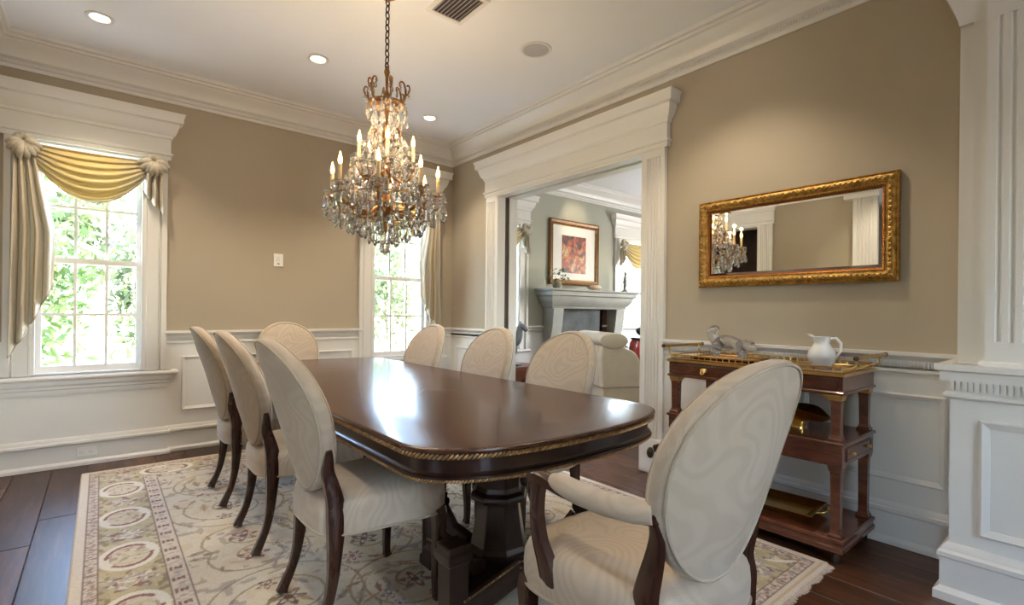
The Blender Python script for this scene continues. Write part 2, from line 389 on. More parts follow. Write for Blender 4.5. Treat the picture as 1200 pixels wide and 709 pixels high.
BASE = [(0, 0), (.032, 0), (.032, .022), (.024, .034), (.016, .040), (.016, .160), (.020, .166), (.030, .172), (.030, .188), (.020, .194), (.018, .208), (.010, .222), (0, .222)]
RAIL = [(0, .905), (.010, .905), (.020, .912), (.020, .922), (.010, .930), (.010, .972), (.016, .978), (.030, .986), (.042, .998), (.042, 1.016), (0, 1.016)]
CROWN = [(0, 2.93), (.012, 2.93), (.014, 2.955), (.022, 2.96), (.022, 2.985), (.035, 2.99), (.05, 3.0), (.06, 3.03), (.085, 3.06), (.12, 3.085), (.13, 3.10), (.15, 3.105), (.155, 3.12), (.175, 3.125), (.18, 3.15), (0, 3.15)]
HEAD = [(0, 2.44), (.012, 2.44), (.012, 2.475), (.024, 2.48), (.024, 2.495), (.010, 2.50), (.010, 2.615), (.020, 2.62), (.024, 2.64), (.045, 2.665), (.058, 2.70), (.066, 2.735), (.090, 2.745), (.092, 2.79), (.105, 2.82), (0, 2.82)]

# ================================================================== STRUCTURE
# ---- floor: dark sub-floor with separate walnut planks
fb = MB(); fb.box(HX0 - .2, XE + .2, HY0 - .2, YLIV + .2, -.12, -.012)
floor = struct(fb.build('floor', 'dark_wood_panel'), 'dark walnut plank floor of the dining room and beyond', 'floor')
PW, GAP = 0.205, 0.003
plank_mesh = {}
def plank(length):
    key = round(length, 2)
    if key not in plank_mesh:
        m = MB(); w = PW / 2 - GAP / 2; l = key / 2 - GAP / 2; c = 0.003
        m.rings([[(-w, -l, -.012), (w, -l, -.012), (w, l, -.012), (-w, l, -.012)], [(-w, -l, -c), (w, -l, -c), (w, l, -c), (-w, l, -c)],
                 [(-w + c, -l + c, 0), (w - c, -l + c, 0), (w - c, l - c, 0), (-w + c, l - c, 0)]])
        me = m.mesh('plank'); me.materials.append(MATS['floor_walnut']); plank_mesh[key] = me
    return plank_mesh[key]
rng = random.Random(3)
def lay(x0, x1, y0, y1):
    nrow = int(math.ceil((x1 - x0) / PW))
    for i in range(nrow):
        x = x0 + (i + .5) * PW
        y = y0 - rng.random() * 1.0
        while y < y1:
            L = rng.choice((1.5, 1.8, 2.1, 2.4, 2.7))
            a, b = max(y, y0), min(y + L, y1)
            if b - a > 0.05: inst('plank', plank(b - a), floor, (x, (a + b) / 2, 0))
            y += L
lay(XL - 0.20, XR + WT + 0.01, -1.0, YB + .02)
lay(XL - 0.20 + 22 * PW, 7.3, 1.6, YLIV + .02)

# ---- ceiling
cb = MB(); cb.box(HX0 - .2, XE + .2, HY0 - .2, YLIV + .35, ZC, ZC + .15)
struct(cb.build('ceiling', 'ceiling_white'), 'flat white ceiling with recessed lamps', 'ceiling')

# ---- walls
def wall_with_holes(name, mat, axis, plane0, plane1, a0, a1, holes, label):
    """axis 'x' wall runs along x between y=plane0..plane1; holes: (lo, hi, z0, z1)"""
    m = MB(); cur = a0
    def bx(p, q, z0, z1):
        if q - p < 1e-4 or z1 - z0 < 1e-4: return
        if axis == 'x': m.box(p, q, plane0, plane1, z0, z1)
        else: m.box(plane0, plane1, p, q, z0, z1)
    for lo, hi, z0, z1 in sorted(holes):
        bx(cur, lo, 0, ZC); bx(lo, hi, 0, z0); bx(lo, hi, z1, ZC); cur = hi
    bx(cur, a1, 0, ZC)
    return struct(m.build(name, mat), label, 'wall')
W1 = (-0.395, 0.275)     # dining windows: clear opening between casings
W2 = (2.245, 2.915)
WZ0, WZ1 = 0.70, 2.44
wall_back = wall_with_holes('wall_back', 'wall_beige', 'x', YB, YB + WT, XL - .15, XR + WT, [(W1[0], W1[1], WZ0, WZ1), (W2[0], W2[1], WZ0, WZ1)], 'beige wall with two tall swagged windows above white wainscot')
OY0, OY1, OZ = 2.34, 4.19, 2.44       # cased opening to the living room
wall_right = wall_with_holes('wall_right', 'wall_beige', 'y', XR, XR + WT / 2, HY0, YB, [(OY0, OY1, 0, OZ)], 'beige wall with the gilt mirror and the wide cased opening')
wall_rb = wall_with_holes('wall_living_side', 'wall_sage', 'y', XR + WT / 2, XR + WT, HY0, YLIV, [(OY0, OY1, 0, OZ)], 'living room face of the wall with the cased opening')
DY0, DY1 = 3.24, 4.35
wall_left = wall_with_holes('wall_left', 'wall_beige', 'y', XL - .15, XL, 1.84, YB, [(DY0, DY1, 0, 2.46)], 'beige wall with a white cased doorway, seen in the mirror')
wall_with_holes('wall_hall_north', 'wall_beige', 'x', 1.84, 1.99, HX0, XL - .15, [], 'hall wall beyond the dining room')
wall_with_holes('wall_hall_west', 'wall_beige', 'y', HX0 - .15, HX0, HY0, 1.99, [(-1.3, -0.4, .85, 2.25)], 'hall wall with a window added for light')
wall_with_holes('wall_front', 'wall_beige', 'x', HY0 - .15, HY0, HX0 - .15, XR + WT, [(0.5, 1.4, .85, 2.25)], 'hall wall with a window added for light, opposite the dining room')
m = MB(); m.box(-2.35, -2.2, 1.99, YB + .1, 0, ZC); m.box(-2.2, XL - .15, YB, YB + .1, 0, ZC)
struct(m.build('wall_pantry', 'dark_wood_panel'), 'dark panelled room beyond the doorway opposite the mirror', 'wall')
LW1 = (3.86, 4.47); LW2 = (6.66, 7.40)   # living room windows
wall_liv = wall_with_holes('wall_living_back', 'wall_sage', 'x', YLIV, YLIV + WT, XR + WT, XE, [(LW1[0], LW1[1], .70, 2.42), (LW2[0], LW2[1], .70, 2.42)], 'sage green living room wall with the stone fireplace')
wall_with_holes('wall_living_east', 'wall_sage', 'y', XE, XE + .15, YS, YLIV + WT, [(1.7, 3.5, .75, 2.45)], 'living room end wall with a wide window added for light')
wall_with_holes('wall_living_south', 'wall_sage', 'x', YS - .15, YS, XR + WT, XE + .15, [], 'sage green near wall of the living room')

# ---- white wainscot boards and their panel mouldings
def wainscot(name, boxes, frames, label):
    m = MB()
    for b in boxes: m.box(*b)
    w = struct(m.build(name, 'white_paint'), label, 'wainscot')
    for (axis, plane, out, a0, a1) in frames:
        rect_frame(MB(), axis, plane, out, a0, a1, .338, .800, .030, .016).build('panel_moulding', 'white_paint', w)
    return w
T = .010
BX0, BX1, BAY = -0.545, 0.425, 0.045       # bay panels under the windows
CX0, CX1 = 2.095, 3.065
wainscot('trim_1', [(BX1, CX0, YB - T, YB, 0, .95), (CX1, XR, YB - T, YB, 0, .95), (XL, BX0, YB - T, YB, 0, .95)],
         [('x', YB - T, -1, .535, 1.245), ('x', YB - T, -1, 1.335, 2.03)], 'white panelled wainscot along the window wall')
PIERY = 0.44
wainscot('trim_2', [(XR - T, XR, PIERY, OY0 - .18, 0, .95), (XR - T, XR, OY1 + .18, YB, 0, .95)],
         [('y', XR - T, -1, .545, 1.20), ('y', XR - T, -1, 1.29, 2.08), ('y', XR - T, -1, 4.47, 4.98)], 'white panelled wainscot along the mirror wall')
wainscot('trim_3', [(XL, XL + T, 1.84, DY0 - .18, 0, .95), (XL, XL + T, DY1 + .18, YB, 0, .95)],
         [('y', XL + T, 1, 2.15, 2.98)], 'white panelled wainscot opposite the mirror')
m = MB(); m.box(XR + WT + 0.001, XE, YLIV - T, YLIV, 0, .95)
struct(m.build('trim_4', 'white_paint'), 'white wainscot under the sage living room wall', 'wainscot')
# chair rails
m = MB(); m.sweep([(BX1 - .01, YB), (CX0 + .04, YB)], RAIL, side=-1); struct(m.build('trim_5', 'white_paint', smooth=30), 'white chair rail between the two windows', 'chair rail')
m = MB(); m.sweep([(CX1 - .03, YB), (XR, YB), (XR, OY1 + .18)], RAIL, side=-1); struct(m.build('trim_6', 'white_paint', smooth=30), 'white chair rail in the corner by the opening', 'chair rail')
m = MB(); m.sweep([(XR, OY0 - .18), (XR, PIERY)], RAIL, side=-1)
rail7 = struct(m.build('trim_7', 'white_paint', smooth=30), 'white chair rail with a fine dentil band below the mirror', 'chair rail')
m = MB()
for k in range(118):
    y = .47 + k * .0145
    m.box(XR - .017, XR - .008, y, y + .0085, .936, .968)
tag(m.build('dentil', 'white_paint', rail7), kind='stuff')
m = MB(); m.sweep([(XL, 1.84), (XL, DY0 - .18)], RAIL, side=-1); struct(m.build('trim_8', 'white_paint', smooth=30), 'white chair rail opposite the mirror', 'chair rail')
m = MB(); m.sweep([(XR + WT, YLIV), (XE, YLIV)], RAIL, side=-1); struct(m.build('trim_9', 'white_paint', smooth=30), 'white chair rail in the living room', 'chair rail')
# baseboards
m = MB(); m.sweep([(XL, DY1 + .18), (XL, YB), (BX0, YB), (BX0, YB - BAY), (BX1, YB - BAY), (BX1, YB), (CX0, YB), (CX0, YB - BAY), (CX1, YB - BAY), (CX1, YB), (XR, YB), (XR, OY1 + .18)], BASE, side=-1)
struct(m.build('baseboard_back', 'white_paint', smooth=30), 'tall white baseboard below the windows', 'baseboard')
m = MB(); m.sweep([(XR, OY0 - .18), (XR, PIERY)], BASE, side=-1); struct(m.build('baseboard_right', 'white_paint', smooth=30), 'tall white baseboard behind the serving cart', 'baseboard')
m = MB(); m.sweep([(XL, 1.84), (XL, DY0 - .18)], BASE, side=-1); struct(m.build('baseboard_left', 'white_paint', smooth=30), 'tall white baseboard opposite the mirror', 'baseboard')
m = MB(); m.sweep([(XR + WT, YLIV), (XE, YLIV)], BASE, side=-1); struct(m.build('baseboard_living', 'white_paint', smooth=30), 'white baseboard in the living room', 'baseboard')
# crowns
m = MB(); m.sweep([(XL, 1.84), (XL, YB), (XR, YB), (XR, 0.45)], CROWN, side=-1)
crown = struct(m.build('trim_10', 'white_paint', smooth=25), 'deep stepped white crown moulding around the dining room', 'crown moulding')
m = MB()
for k in range(290):
    y = .50 + k * .0157
    m.box(XR - .030, XR - .018, y, y + .0095, 2.962, 2.984)
for k in range(240):
    x = XL + .06 + k * .0157
    m.box(x, x + .0095, YB - .030, YB - .018, 2.962, 2.984)
tag(m.build('dentil', 'white_paint', crown), kind='stuff')
m = MB(); m.sweep([(XR + WT, OY0 - 2), (XR + WT, YLIV), (XE, YLIV)], CROWN, side=-1)
struct(m.build('trim_11', 'white_paint', smooth=25), 'white crown moulding of the living room', 'crown moulding')

# ---- fluted casing helper: plan polygon of a board with n flutes; u along the board, d out from wall
def fluted(width, t, n, margin, r):
    pts = [(0, 0), (0, t)]
    span = width - 2 * margin; step = span / n
    for i in range(n):
        c = margin + (i + .5) * step
        for k in range(7):
            a = PI - PI * k / 6
            pts.append((c + r * math.cos(a), t - r * 0.9 * math.sin(a)))
    return pts + [(width, t), (width, 0)]
def stepped(width, t):   # window casing: flat board with a raised outer band and inner bead
    return [(0, 0), (0, t * .7), (.012, t * .7), (.016, t * .5), (width * .62, t * .5), (width * .66, t * .8), (width * .72, t * .5), (width * .76, t), (width, t), (width, 0)]

# ---- windows
def make_window(name, ax0, ax1, wall_y, thick, label, z0=WZ0, z1=WZ1, rows=2, bay=True, cw=.15):
    w = empty(name, ((ax0 + ax1) / 2, wall_y, 0)); struct(w, label, 'window')
    ox, oy = w.location.x, w.location.y
    def B(mb, nm, mat='white_paint', par=w, **k):
        mb.v = [(x - ox, y - oy, z) for x, y, z in mb.v]; return mb.build(nm, mat, par, **k)
    mirror = lambda pts: [((ax0 - u), wall_y - d) for u, d in pts]
    B(MB().extrude_z(mirror(stepped(cw, .032)), z0 - .02, z1 + .01), 'casing')
    B(MB().extrude_z([((ax1 + u), wall_y - d) for u, d in stepped(cw, .032)], z0 - .02, z1 + .01), 'casing')
    m = MB(); m.sweep([(ax0 - cw - .01, wall_y), (ax0 - cw - .01, wall_y - .028), (ax1 + cw + .01, wall_y - .028), (ax1 + cw + .01, wall_y)], HEAD, side=-1)
    m.box(ax0 - cw, ax1 + cw, wall_y - .028, wall_y, z1, 2.815)
    B(m, 'header', smooth=25)
    # jamb lining
    m = MB(); d = .10
    m.box(ax0 - .001, ax0 + .018, wall_y - .012, wall_y + thick, z0, z1); m.box(ax1 - .018, ax1 + .001, wall_y - .012, wall_y + thick, z0, z1)
    m.box(ax0, ax1, wall_y - .012, wall_y + thick, z1 - .018, z1); m.box(ax0, ax1, wall_y, wall_y + thick, z0 - .02, z0 + .008)
    B(m, 'jamb')
    m = MB(); proj = (BAY if bay else 0) + .045
    m.sweep([(ax0 - cw - .035, wall_y), (ax0 - cw - .035, wall_y - (BAY if bay else 0)), (ax1 + cw + .035, wall_y - (BAY if bay else 0)), (ax1 + cw + .035, wall_y)],
            [(-.02, .655), (.03, .655), (.045, .662), (.05, .675), (.045, .69), (.035, .695), (-.02, .695)], side=-1)
    m.box(ax0 - cw - .034, ax1 + cw + .034, wall_y - (BAY if bay else 0) - .04, wall_y + .02, .662, .695)
    B(m, 'sill', smooth=30)
    if bay:
        m = MB(); m.box(ax0 - cw, ax1 + cw, wall_y - BAY, wall_y, 0, .66)
        m.sweep([(ax0 - cw, wall_y), (ax0 - cw, wall_y - BAY), (ax1 + cw, wall_y - BAY), (ax1 + cw, wall_y)], [(0, .545), (.006, .545), (.010, .560), (.010, .585), (.018, .592), (.018, .61), (.028, .625), (.028, .655), (0, .655)], side=-1)
        B(m, 'apron_panel', smooth=30)
    # two sashes, each 3 x rows panes
    zm = (z0 + z1) / 2 - .01
    for (s0, s1, yy) in ((z0 + .008, zm + .022, .045), (zm - .018, z1 - .018, .085)):
        m = MB(); st, y0, y1 = .034, wall_y + yy, wall_y + yy + .035
        m.box(ax0 + .018, ax0 + .018 + st, y0, y1, s0, s1); m.box(ax1 - .018 - st, ax1 - .018, y0, y1, s0, s1)
        br = .05 if yy < .06 else .04
        m.box(ax0 + .018 + st, ax1 - .018 - st, y0, y1, s0, s0 + br); m.box(ax0 + .018 + st, ax1 - .018 - st, y0, y1, s1 - .04, s1)
        sash = B(m, 'sash')
        gx0, gx1, gz0, gz1 = ax0 + .018 + st, ax1 - .018 - st, s0 + br, s1 - .04
        for i in (1, 2):
            x = gx0 + (gx1 - gx0) * i / 3
            B(MB().box(x - .010, x + .010, y0 + .004, y1 - .004, gz0, gz1), 'muntin', par=sash)
        for j in range(1, rows):
            z = gz0 + (gz1 - gz0) * j / rows
            B(MB().box(gx0, gx1, y0 + .005, y1 - .005, z - .010, z + .010), 'muntin', par=sash)
        for i in range(3):
            for j in range(rows):
                a, b = gx0 + (gx1 - gx0) * i / 3, gx0 + (gx1 - gx0) * (i + 1) / 3
                c, d2 = gz0 + (gz1 - gz0) * j / rows, gz0 + (gz1 - gz0) * (j + 1) / rows
                B(MB().box(a + .008, b - .008, y0 + .015, y0 + .019, c + .008, d2 - .008), 'pane', 'window_glass', sash)
    return w
make_window('window_1', W1[0], W1[1], YB, WT, 'white double hung window with gold swag and a long tail next to the corner')
make_window('window_2', W2[0], W2[1], YB, WT, 'white double hung window behind the chandelier')
make_window('window_3', LW1[0], LW1[1], YLIV, WT, 'living room window beside the pocket door', bay=False, z1=2.42)
make_window('window_4', LW2[0], LW2[1], YLIV, WT, 'living room window beyond the mantel with a cream swag', bay=False, z1=2.42)
# unseen windows added in the hall and living room end to let light in
def make_added_window(name, axis, plane, a0, a1, z0, z1, n, label):
    w = empty(name, (0, 0, 0)); struct(w, label, 'window')
    m = MB(); t = .05
    def bx(mm, p, q, c, d, th=.03):
        if axis == 'x': mm.box(p, q, plane - th, plane + th, c, d)
        else: mm.box(plane - th, plane + th, p, q, c, d)
    bx(m, a0, a1, z0, z0 + t); bx(m, a0, a1, z1 - t, z1)
    for i in range(n + 1):
        a = a0 + (a1 - a0 - t) * i / n; bx(m, a, a + t, z0, z1)
    m.build('frame', 'white_paint', w)
    for i in range(n):
        q = MB(); bx(q, a0 + (a1 - a0) * i / n + .03, a0 + (a1 - a0) * (i + 1) / n - .03, z0 + .03, z1 - .03, .003); q.build('pane', 'window_glass', w)
make_added_window('added_window_5', 'x', HY0 - .07, 0.5, 1.4, .85, 2.25, 2, 'hall window behind the viewer, added for light')
make_added_window('added_window_6', 'y', HX0 - .07, -1.3, -0.4, .85, 2.25, 2, 'unseen hall side window, added for light')
make_added_window('added_window_7', 'y', XE + .07, 1.7, 3.5, .75, 2.45, 3, 'unseen wide window at the end of the living room, added for light')

# ---- cased opening to the living room
op = struct(empty('door_1', (XR, (OY0 + OY1) / 2, 0)), 'wide white cased opening with fluted jambs and a stepped header into the living room', 'doorway')
def OB(mb, nm, mat='white_paint', par=op, **k):
    mb.v = [(x - XR, y - (OY0 + OY1) / 2, z) for x, y, z in mb.v]; return mb.build(nm, mat, par, **k)
CW = .185
for s, y in ((-1, OY0), (1, OY1)):
    OB(MB().extrude_z([(XR - d, y + s * u) for u, d in fluted(CW, .034, 5, .025, .0105)], .26, OZ - .06), 'casing')
    OB(MB().box(XR - .036, XR, min(y, y + s * CW), max(y, y + s * CW), OZ - .06, OZ + .005), 'casing_cap')
    OB(MB().box(XR - .042, XR, min(y, y + s * (CW + .004)), max(y, y + s * (CW + .004)), 0, .26), 'plinth_block', bevel=.004)
    OB(MB().extrude_z([(XR + WT + d, y + s * u) for u, d in fluted(CW, .034, 5, .025, .0105)], 0, OZ), 'casing')
m = MB(); e = .012
m.sweep([(XR, OY1 + CW + e), (XR - .03, OY1 + CW + e), (XR - .03, OY0 - CW - e), (XR, OY0 - CW - e)], HEAD, side=-1)
m.box(XR - .03, XR, OY0 - CW, OY1 + CW, OZ, 2.815)
OB(m, 'header', smooth=25)
m = MB()    # jamb lining, with the slot of the pocket door
m.box(XR - .034, XR + .07, OY1 - .018, OY1 + .001, 0, OZ); m.box(XR + .13, XR + WT + .034, OY1 - .018, OY1 + .001, 0, OZ)
m.box(XR - .034, XR + WT + .034, OY0 - .001, OY0 + .018, 0, OZ)
m.box(XR - .034, XR + .07, OY0, OY1, OZ - .018, OZ); m.box(XR + .13, XR + WT + .034, OY0, OY1, OZ - .018, OZ)
OB(m, 'jamb')
OB(MB().box(XR + .078, XR + .122, OY1 - .012, OY1 + .05, .01, OZ - .02), 'pocket_door', 'dark_wood_panel')
m = MB(); m.ball((XR - .055, OY0 - .10, .16), .026, 12, 8, 1.6); m.tube([(XR - .03, OY0 - .10, .16), (XR - .055, OY0 - .10, .16)], .010)
OB(m, 'door_stop', 'dark_iron', smooth=60)

# ---- doorway opposite the mirror
dr = struct(empty('door_2', (XL, (DY0 + DY1) / 2, 0)), 'white cased doorway opposite the mirror', 'doorway')
def DB(mb, nm, mat='white_paint', par=dr, **k):
    mb.v = [(x - XL, y - (DY0 + DY1) / 2, z) for x, y, z in mb.v]; return mb.build(nm, mat, par, **k)
for s, y in ((-1, DY0), (1, DY1)):
    DB(MB().extrude_z([(XL + d, y + s * u) for u, d in fluted(CW, .034, 5, .025, .0105)], 0, 2.46), 'casing')
m = MB(); m.sweep([(XL, DY0 - CW - e), (XL + .03, DY0 - CW - e), (XL + .03, DY1 + CW + e), (XL, DY1 + CW + e)], [(o, z + .02) for o, z in HEAD], side=-1)
m.box(XL, XL + .03, DY0 - CW, DY1 + CW, 2.46, 2.83); DB(m, 'header', smooth=25)
DB(MB().box(XL - .15, XL + .03, DY0 - .001, DY0 + .018, 0, 2.46).box(XL - .15, XL + .03, DY1 - .018, DY1 + .001, 0, 2.46).box(XL - .15, XL + .03, DY0, DY1, 2.44, 2.461), 'jamb')
pil = struct(empty('trim_12', (XL, 1.965, 0)), 'white fluted pilaster opposite the mirror', 'pilaster')
def PB(mb, nm): mb.v = [(x - XL, y - 1.965, z) for x, y, z in mb.v]; return mb.build(nm, 'white_paint', pil)
PB(MB().extrude_z([(XL + d, 1.84 + u) for u, d in fluted(.25, .07, 5, .035, .013)], 1.08, 2.62), 'shaft')
PB(MB().box(XL, XL + .12, 1.82, 2.11, 0, 1.0).box(XL, XL + .15, 1.80, 2.13, 1.0, 1.08), 'pedestal')
PB(MB().sweep([(XL, 1.83), (XL + .07, 1.83), (XL + .07, 2.10), (XL, 2.10)], [(-.07, 2.62), (.01, 2.62), (.02, 2.68), (.06, 2.76), (.07, 2.82), (-.07, 2.82)], side=1), 'capital')

# ---- pier of the wide opening at which the viewer stands
PX = 2.815; PY1 = .465; PY0 = -.45
pier = struct(empty('trim_13', (PX, PY1, 0)), 'white panelled pedestal carrying a fluted pilaster at the end of the mirror wall', 'pier')
def QB(mb, nm, par=pier, **k):
    mb.v = [(x - PX, y - PY1, z) for x, y, z in mb.v]; return mb.build(nm, 'white_paint', par, **k)
ped = QB(MB().box(PX, XR, PY0, PY1, 0, .93), 'pedestal')
QB(rect_frame(MB(), 'y', PX, -1, .02, .370, .295, .775, .032, .016), 'panel_moulding', ped)
pp = [(XR, PY1), (PX, PY1), (PX, PY0)]
QB(MB().sweep(pp, [(0, 0), (.045, 0), (.045, .035), (.030, .05), (.026, .055), (.026, .175), (.034, .182), (.034, .20), (.022, .21), (.018, .225), (.006, .24), (0, .24)], side=-1), 'base_moulding', ped, smooth=30)
cap = QB(MB().sweep(pp, [(0, .855), (.014, .855), (.022, .863), (.022, .875), (.012, .885), (.012, .935), (.020, .945), (.030, .95), (.032, .968), (.046, .975), (.046, 1.0), (0, 1.0)], side=-1).box(PX - .03, XR, PY0, PY1 + .03, .93, .995), 'cap_moulding', smooth=30)
dm = MB().box(PX - .029, PX - .010, -.0055, .0055, .893, .930).mesh('dentil'); dm.materials.append(MATS['white_paint'])
for k in range(40):
    inst('dentil', dm, cap, (-PX, (PY1 - .012 - k * .0195) - PY1, 0))
# stepped shaft: backing, second step, fluted front
LA, LB, LC = .452, .405, .360
QB(MB().box(PX + .055, XR, PY0, LA, 1.0, 2.62), 'shaft_backing')
QB(MB().box(PX + .030, PX + .06, PY0, LB, 1.0, 2.62), 'shaft_step')
fl = [(PX + .032 - d, LC - u) for u, d in fluted(.36, .030, 8, .020, .0098)]
QB(MB().extrude_z(fl, 1.10, 2.43).box(PX + .001, PX + .032, LC - .36, LC, 2.43, 2.60).box(PX + .001, PX + .032, LC - .36, LC, 1.0, 1.10).box(PX + .012, PX + .05, PY0, LC - .36, 1.0, 2.6), 'shaft_front')
QB(MB().sweep([(XR, LC + .008), (PX + .003, LC + .008), (PX + .003, LC - .37)], [(-.02, 1.0), (.010, 1.0), (.010, 1.012), (.004, 1.02), (-.02, 1.02)], side=-1), 'shaft_base')
QB(MB().sweep([(XR, LA), (PX + .03, LA), (PX + .03, PY0)], [(-.03, 2.45), (.0, 2.45), (.006, 2.48), (.018, 2.52), (.034, 2.56), (.050, 2.60), (.052, 2.66), (.07, 2.70), (.09, 2.78), (.09, 2.84), (-.03, 2.84)], side=-1), 'capital', smooth=30)
m = MB(); m.box(XL, XR, PY0 + .05, PY1 - .05, 2.75, ZC)
struct(m.build('trim_14', 'white_paint'), 'white lintel over the wide opening at which the viewer stands', 'lintel')

# ================================================================== RUG
RX0, RX1, RY0, RY1 = -0.10, 2.72, 0.885, 4.725
def make_rug():
    w, h = RX1 - RX0, RY1 - RY0; step = .0062
    nx, ny = int(w / step) + 1, int(h / step) + 1
    xs = np.linspace(-w / 2, w / 2, nx); ys = np.linspace(-h / 2, h / 2, ny)
    X, Y = np.meshgrid(xs, ys)
    A, B = np.abs(X), np.abs(Y)
    d = np.minimum(w / 2 - A, h / 2 - B)
    c = np.zeros((ny, nx, 3))
    cream = np.array((.60, .52, .385)); pink = np.array((.56, .47, .37)); olive = np.array((.46, .38, .21)); rust = np.array((.20, .045, .024)); brown = np.array((.12, .05, .027))
    plum = np.array((.29, .245, .225)); tan = np.array((.46, .30, .13)); vine = np.array((.27, .19, .075)); line = np.array((.19, .11, .09)); ivory = np.array((.70, .65, .55))
    def put(mask, col, k=1.0): c[mask] = c[mask] * (1 - k) + col * k
    c[:] = cream
    def vnoise(cell, seed):      # smooth value noise on the rug plane
        rr_ = np.random.default_rng(seed); gx, gy = int(w / cell) + 3, int(h / cell) + 3
        G = rr_.random((gy, gx)); u, v_ = (X + w / 2) / cell, (Y + h / 2) / cell
        i0, j0 = u.astype(int), v_.astype(int); fu, fv = u - i0, v_ - j0; fu = fu * fu * (3 - 2 * fu); fv = fv * fv * (3 - 2 * fv)
        return (G[j0, i0] * (1 - fu) + G[j0, i0 + 1] * fu) * (1 - fv) + (G[j0 + 1, i0] * (1 - fu) + G[j0 + 1, i0 + 1] * fu) * fv
    # --- field
    def spiral(cx, cy, r, turns, s, col=vine, wd=.006):
        dx, dy = A - cx, B - cy; rr = np.hypot(dx, dy); th = np.arctan2(dy, dx) * s
        t = (th + PI) / (2 * PI)
        for k in range(turns + 1):
            rad = r * (t + k) / (turns + .6)
            put((np.abs(rr - rad) < wd) & (rr < r) & (rr > .02), col, .85)
    def arc(cx, cy, r, a0, a1, wd=.006, col=vine):
        dx, dy = A - cx, B - cy; rr = np.hypot(dx, dy); th = np.degrees(np.arctan2(dy, dx)) % 360
        put((np.abs(rr - r) < wd) & (((th - a0) % 360) < ((a1 - a0) % 360)), col, .8)
    def flower(cx, cy, r, n, c1, c2, ph=0.0, XX=None, YY=None):
        dx, dy = (A if XX is None else XX) - cx, (B if YY is None else YY) - cy; rr = np.hypot(dx, dy); th = np.arctan2(dy, dx)
        lob = r * (.72 + .28 * np.cos(n * th + ph))
        put(rr < lob, c1, .9); put((rr < lob * .62), ivory, .75); put(rr < r * .26, c2, .95)
    def leaf(cx, cy, L, ang, col, wd=.36):
        dx, dy = A - cx, B - cy; ca, sa = math.cos(ang), math.sin(ang)
        u, v = dx * ca + dy * sa, -dx * sa + dy * ca
        put((np.abs(v) < wd * L * (1 - (u / L) ** 2) * (1 + .25 * np.sin(u * 160))) & (np.abs(u) < L), col, .75)
        put((np.abs(v) < .004) & (np.abs(u) < L), brown, .5)
    R = random.Random(11)
    for i, (cx, cy, r, s) in enumerate(((.24, .30, .20, 1), (.72, .12, .20, -1), (.70, .62, .24, 1), (.22, .82, .22, -1), (.68, 1.14, .20, 1), (.26, 1.28, .19, -1))):
        spiral(cx, cy, r, 1, s); arc(cx, cy, r * 1.25, 30 + 60 * i, 250 + 60 * i)
        flower(cx, cy, .075, 6, rust if i % 2 else brown, brown, i)
        for k in range(6):
            a = R.random() * 6.28; q = r * (.55 + .7 * R.random())
            (flower(cx + q * math.cos(a), cy + q * math.sin(a), .030 + .026 * R.random(), R.choice((4, 5, 8)), R.choice((rust, brown, plum, tan)), rust, a) if k % 2 else
             leaf(cx + q * math.cos(a), cy + q * math.sin(a), .045 + .03 * R.random(), a + 1.2, R.choice((plum, tan, vine, plum))))
    for k in range(80):
        leaf(R.random() * .98, R.random() * 1.5, .022 + .03 * R.random(), R.random() * 6.28, R.choice((plum, tan, vine, pink, rust)), .3)
    flower(0, 0, .15, 8, rust, brown); flower(.5, 1.42, .07, 8, rust, tan)
    # worn, mottled wool in the field
    g1, g2 = vnoise(.16, 1), vnoise(.035, 2)
    put((g1 > .60) & (g2 > .50), plum * 1.35, .30); put((g1 < .40) & (g2 > .56), tan * 1.15, .28); put((g2 > .74) & (g1 > .45), brown, .40)
    # --- inner guard
    along = np.where(w / 2 - A < h / 2 - B, Y, X)
    g = (d < .418); put(g, line); g = d < .412; put(g, pink * 1.08); put(g & (vnoise(.02, 3) > .62), plum * 1.2, .5)
    ph = (along / .115) % 1.0; cd = (d - .378) / .026
    put(g & (np.abs(ph - .5) < .10 + .08 * np.abs(cd)) & (np.abs(cd) < .95) & (np.abs(np.abs(cd) - .35) > .12), brown, .85); put(g & (np.hypot((ph - .5) / .12, cd / .35) < 1), rust, .8)
    put(g & (np.hypot((ph - .02) / .13, (cd - .3 * np.sin(along * 27)) / .5) < 1), plum * .9, .6)
    put(d < .345, line)
    # --- main border
    b = d < .339; put(b, olive); put(b & (vnoise(.03, 4) > .60), olive * .82, .7); put(b & (vnoise(.05, 5) > .66), cream, .45)
    per = .57; q = ((along - .22 + per / 2) % per) - per / 2; v = d - .216
    rr = np.hypot(q / .135, v / .098); th = np.arctan2(v / .098, q / .135)
    put(b & (rr < 1.22), ivory * .98); put(b & (rr < .98) & (rr > .82) & (np.abs(np.sin(th + .35)) < .93), rust, .92); put(b & (rr < .80), cream); put(b & (rr < .70) & (vnoise(.025, 6) > .5), olive, .55); put(b & (rr < .80) & (vnoise(.018, 7) > .70), rust, .5)
    q2 = ((along - .22) % per) - per / 2; r2 = np.hypot(q2 / .10, v / .118); th2 = np.arctan2(v / .118, q2 / .10)
    lob = .85 + .22 * np.cos(7 * th2)
    put(b & (r2 < lob) & (rr > 1.22) & (vnoise(.016, 8) > .42), plum * 1.15, .85); put(b & (r2 < lob * .8) & (vnoise(.014, 9) > .62), ivory * .95, .8); put(b & (r2 < lob) & (vnoise(.02, 10) > .72), rust, .8)
    put(b & (np.abs(v) > .078) & (rr > 1.25) & (vnoise(.022, 11) > .66), vine * .8, .8)
    put(d < .100, line)
    # --- outer guard and selvage
    o = d < .096; put(o, pink * 1.05)
    ph = (along / .060) % 1.0; cd = (d - .072) / .022
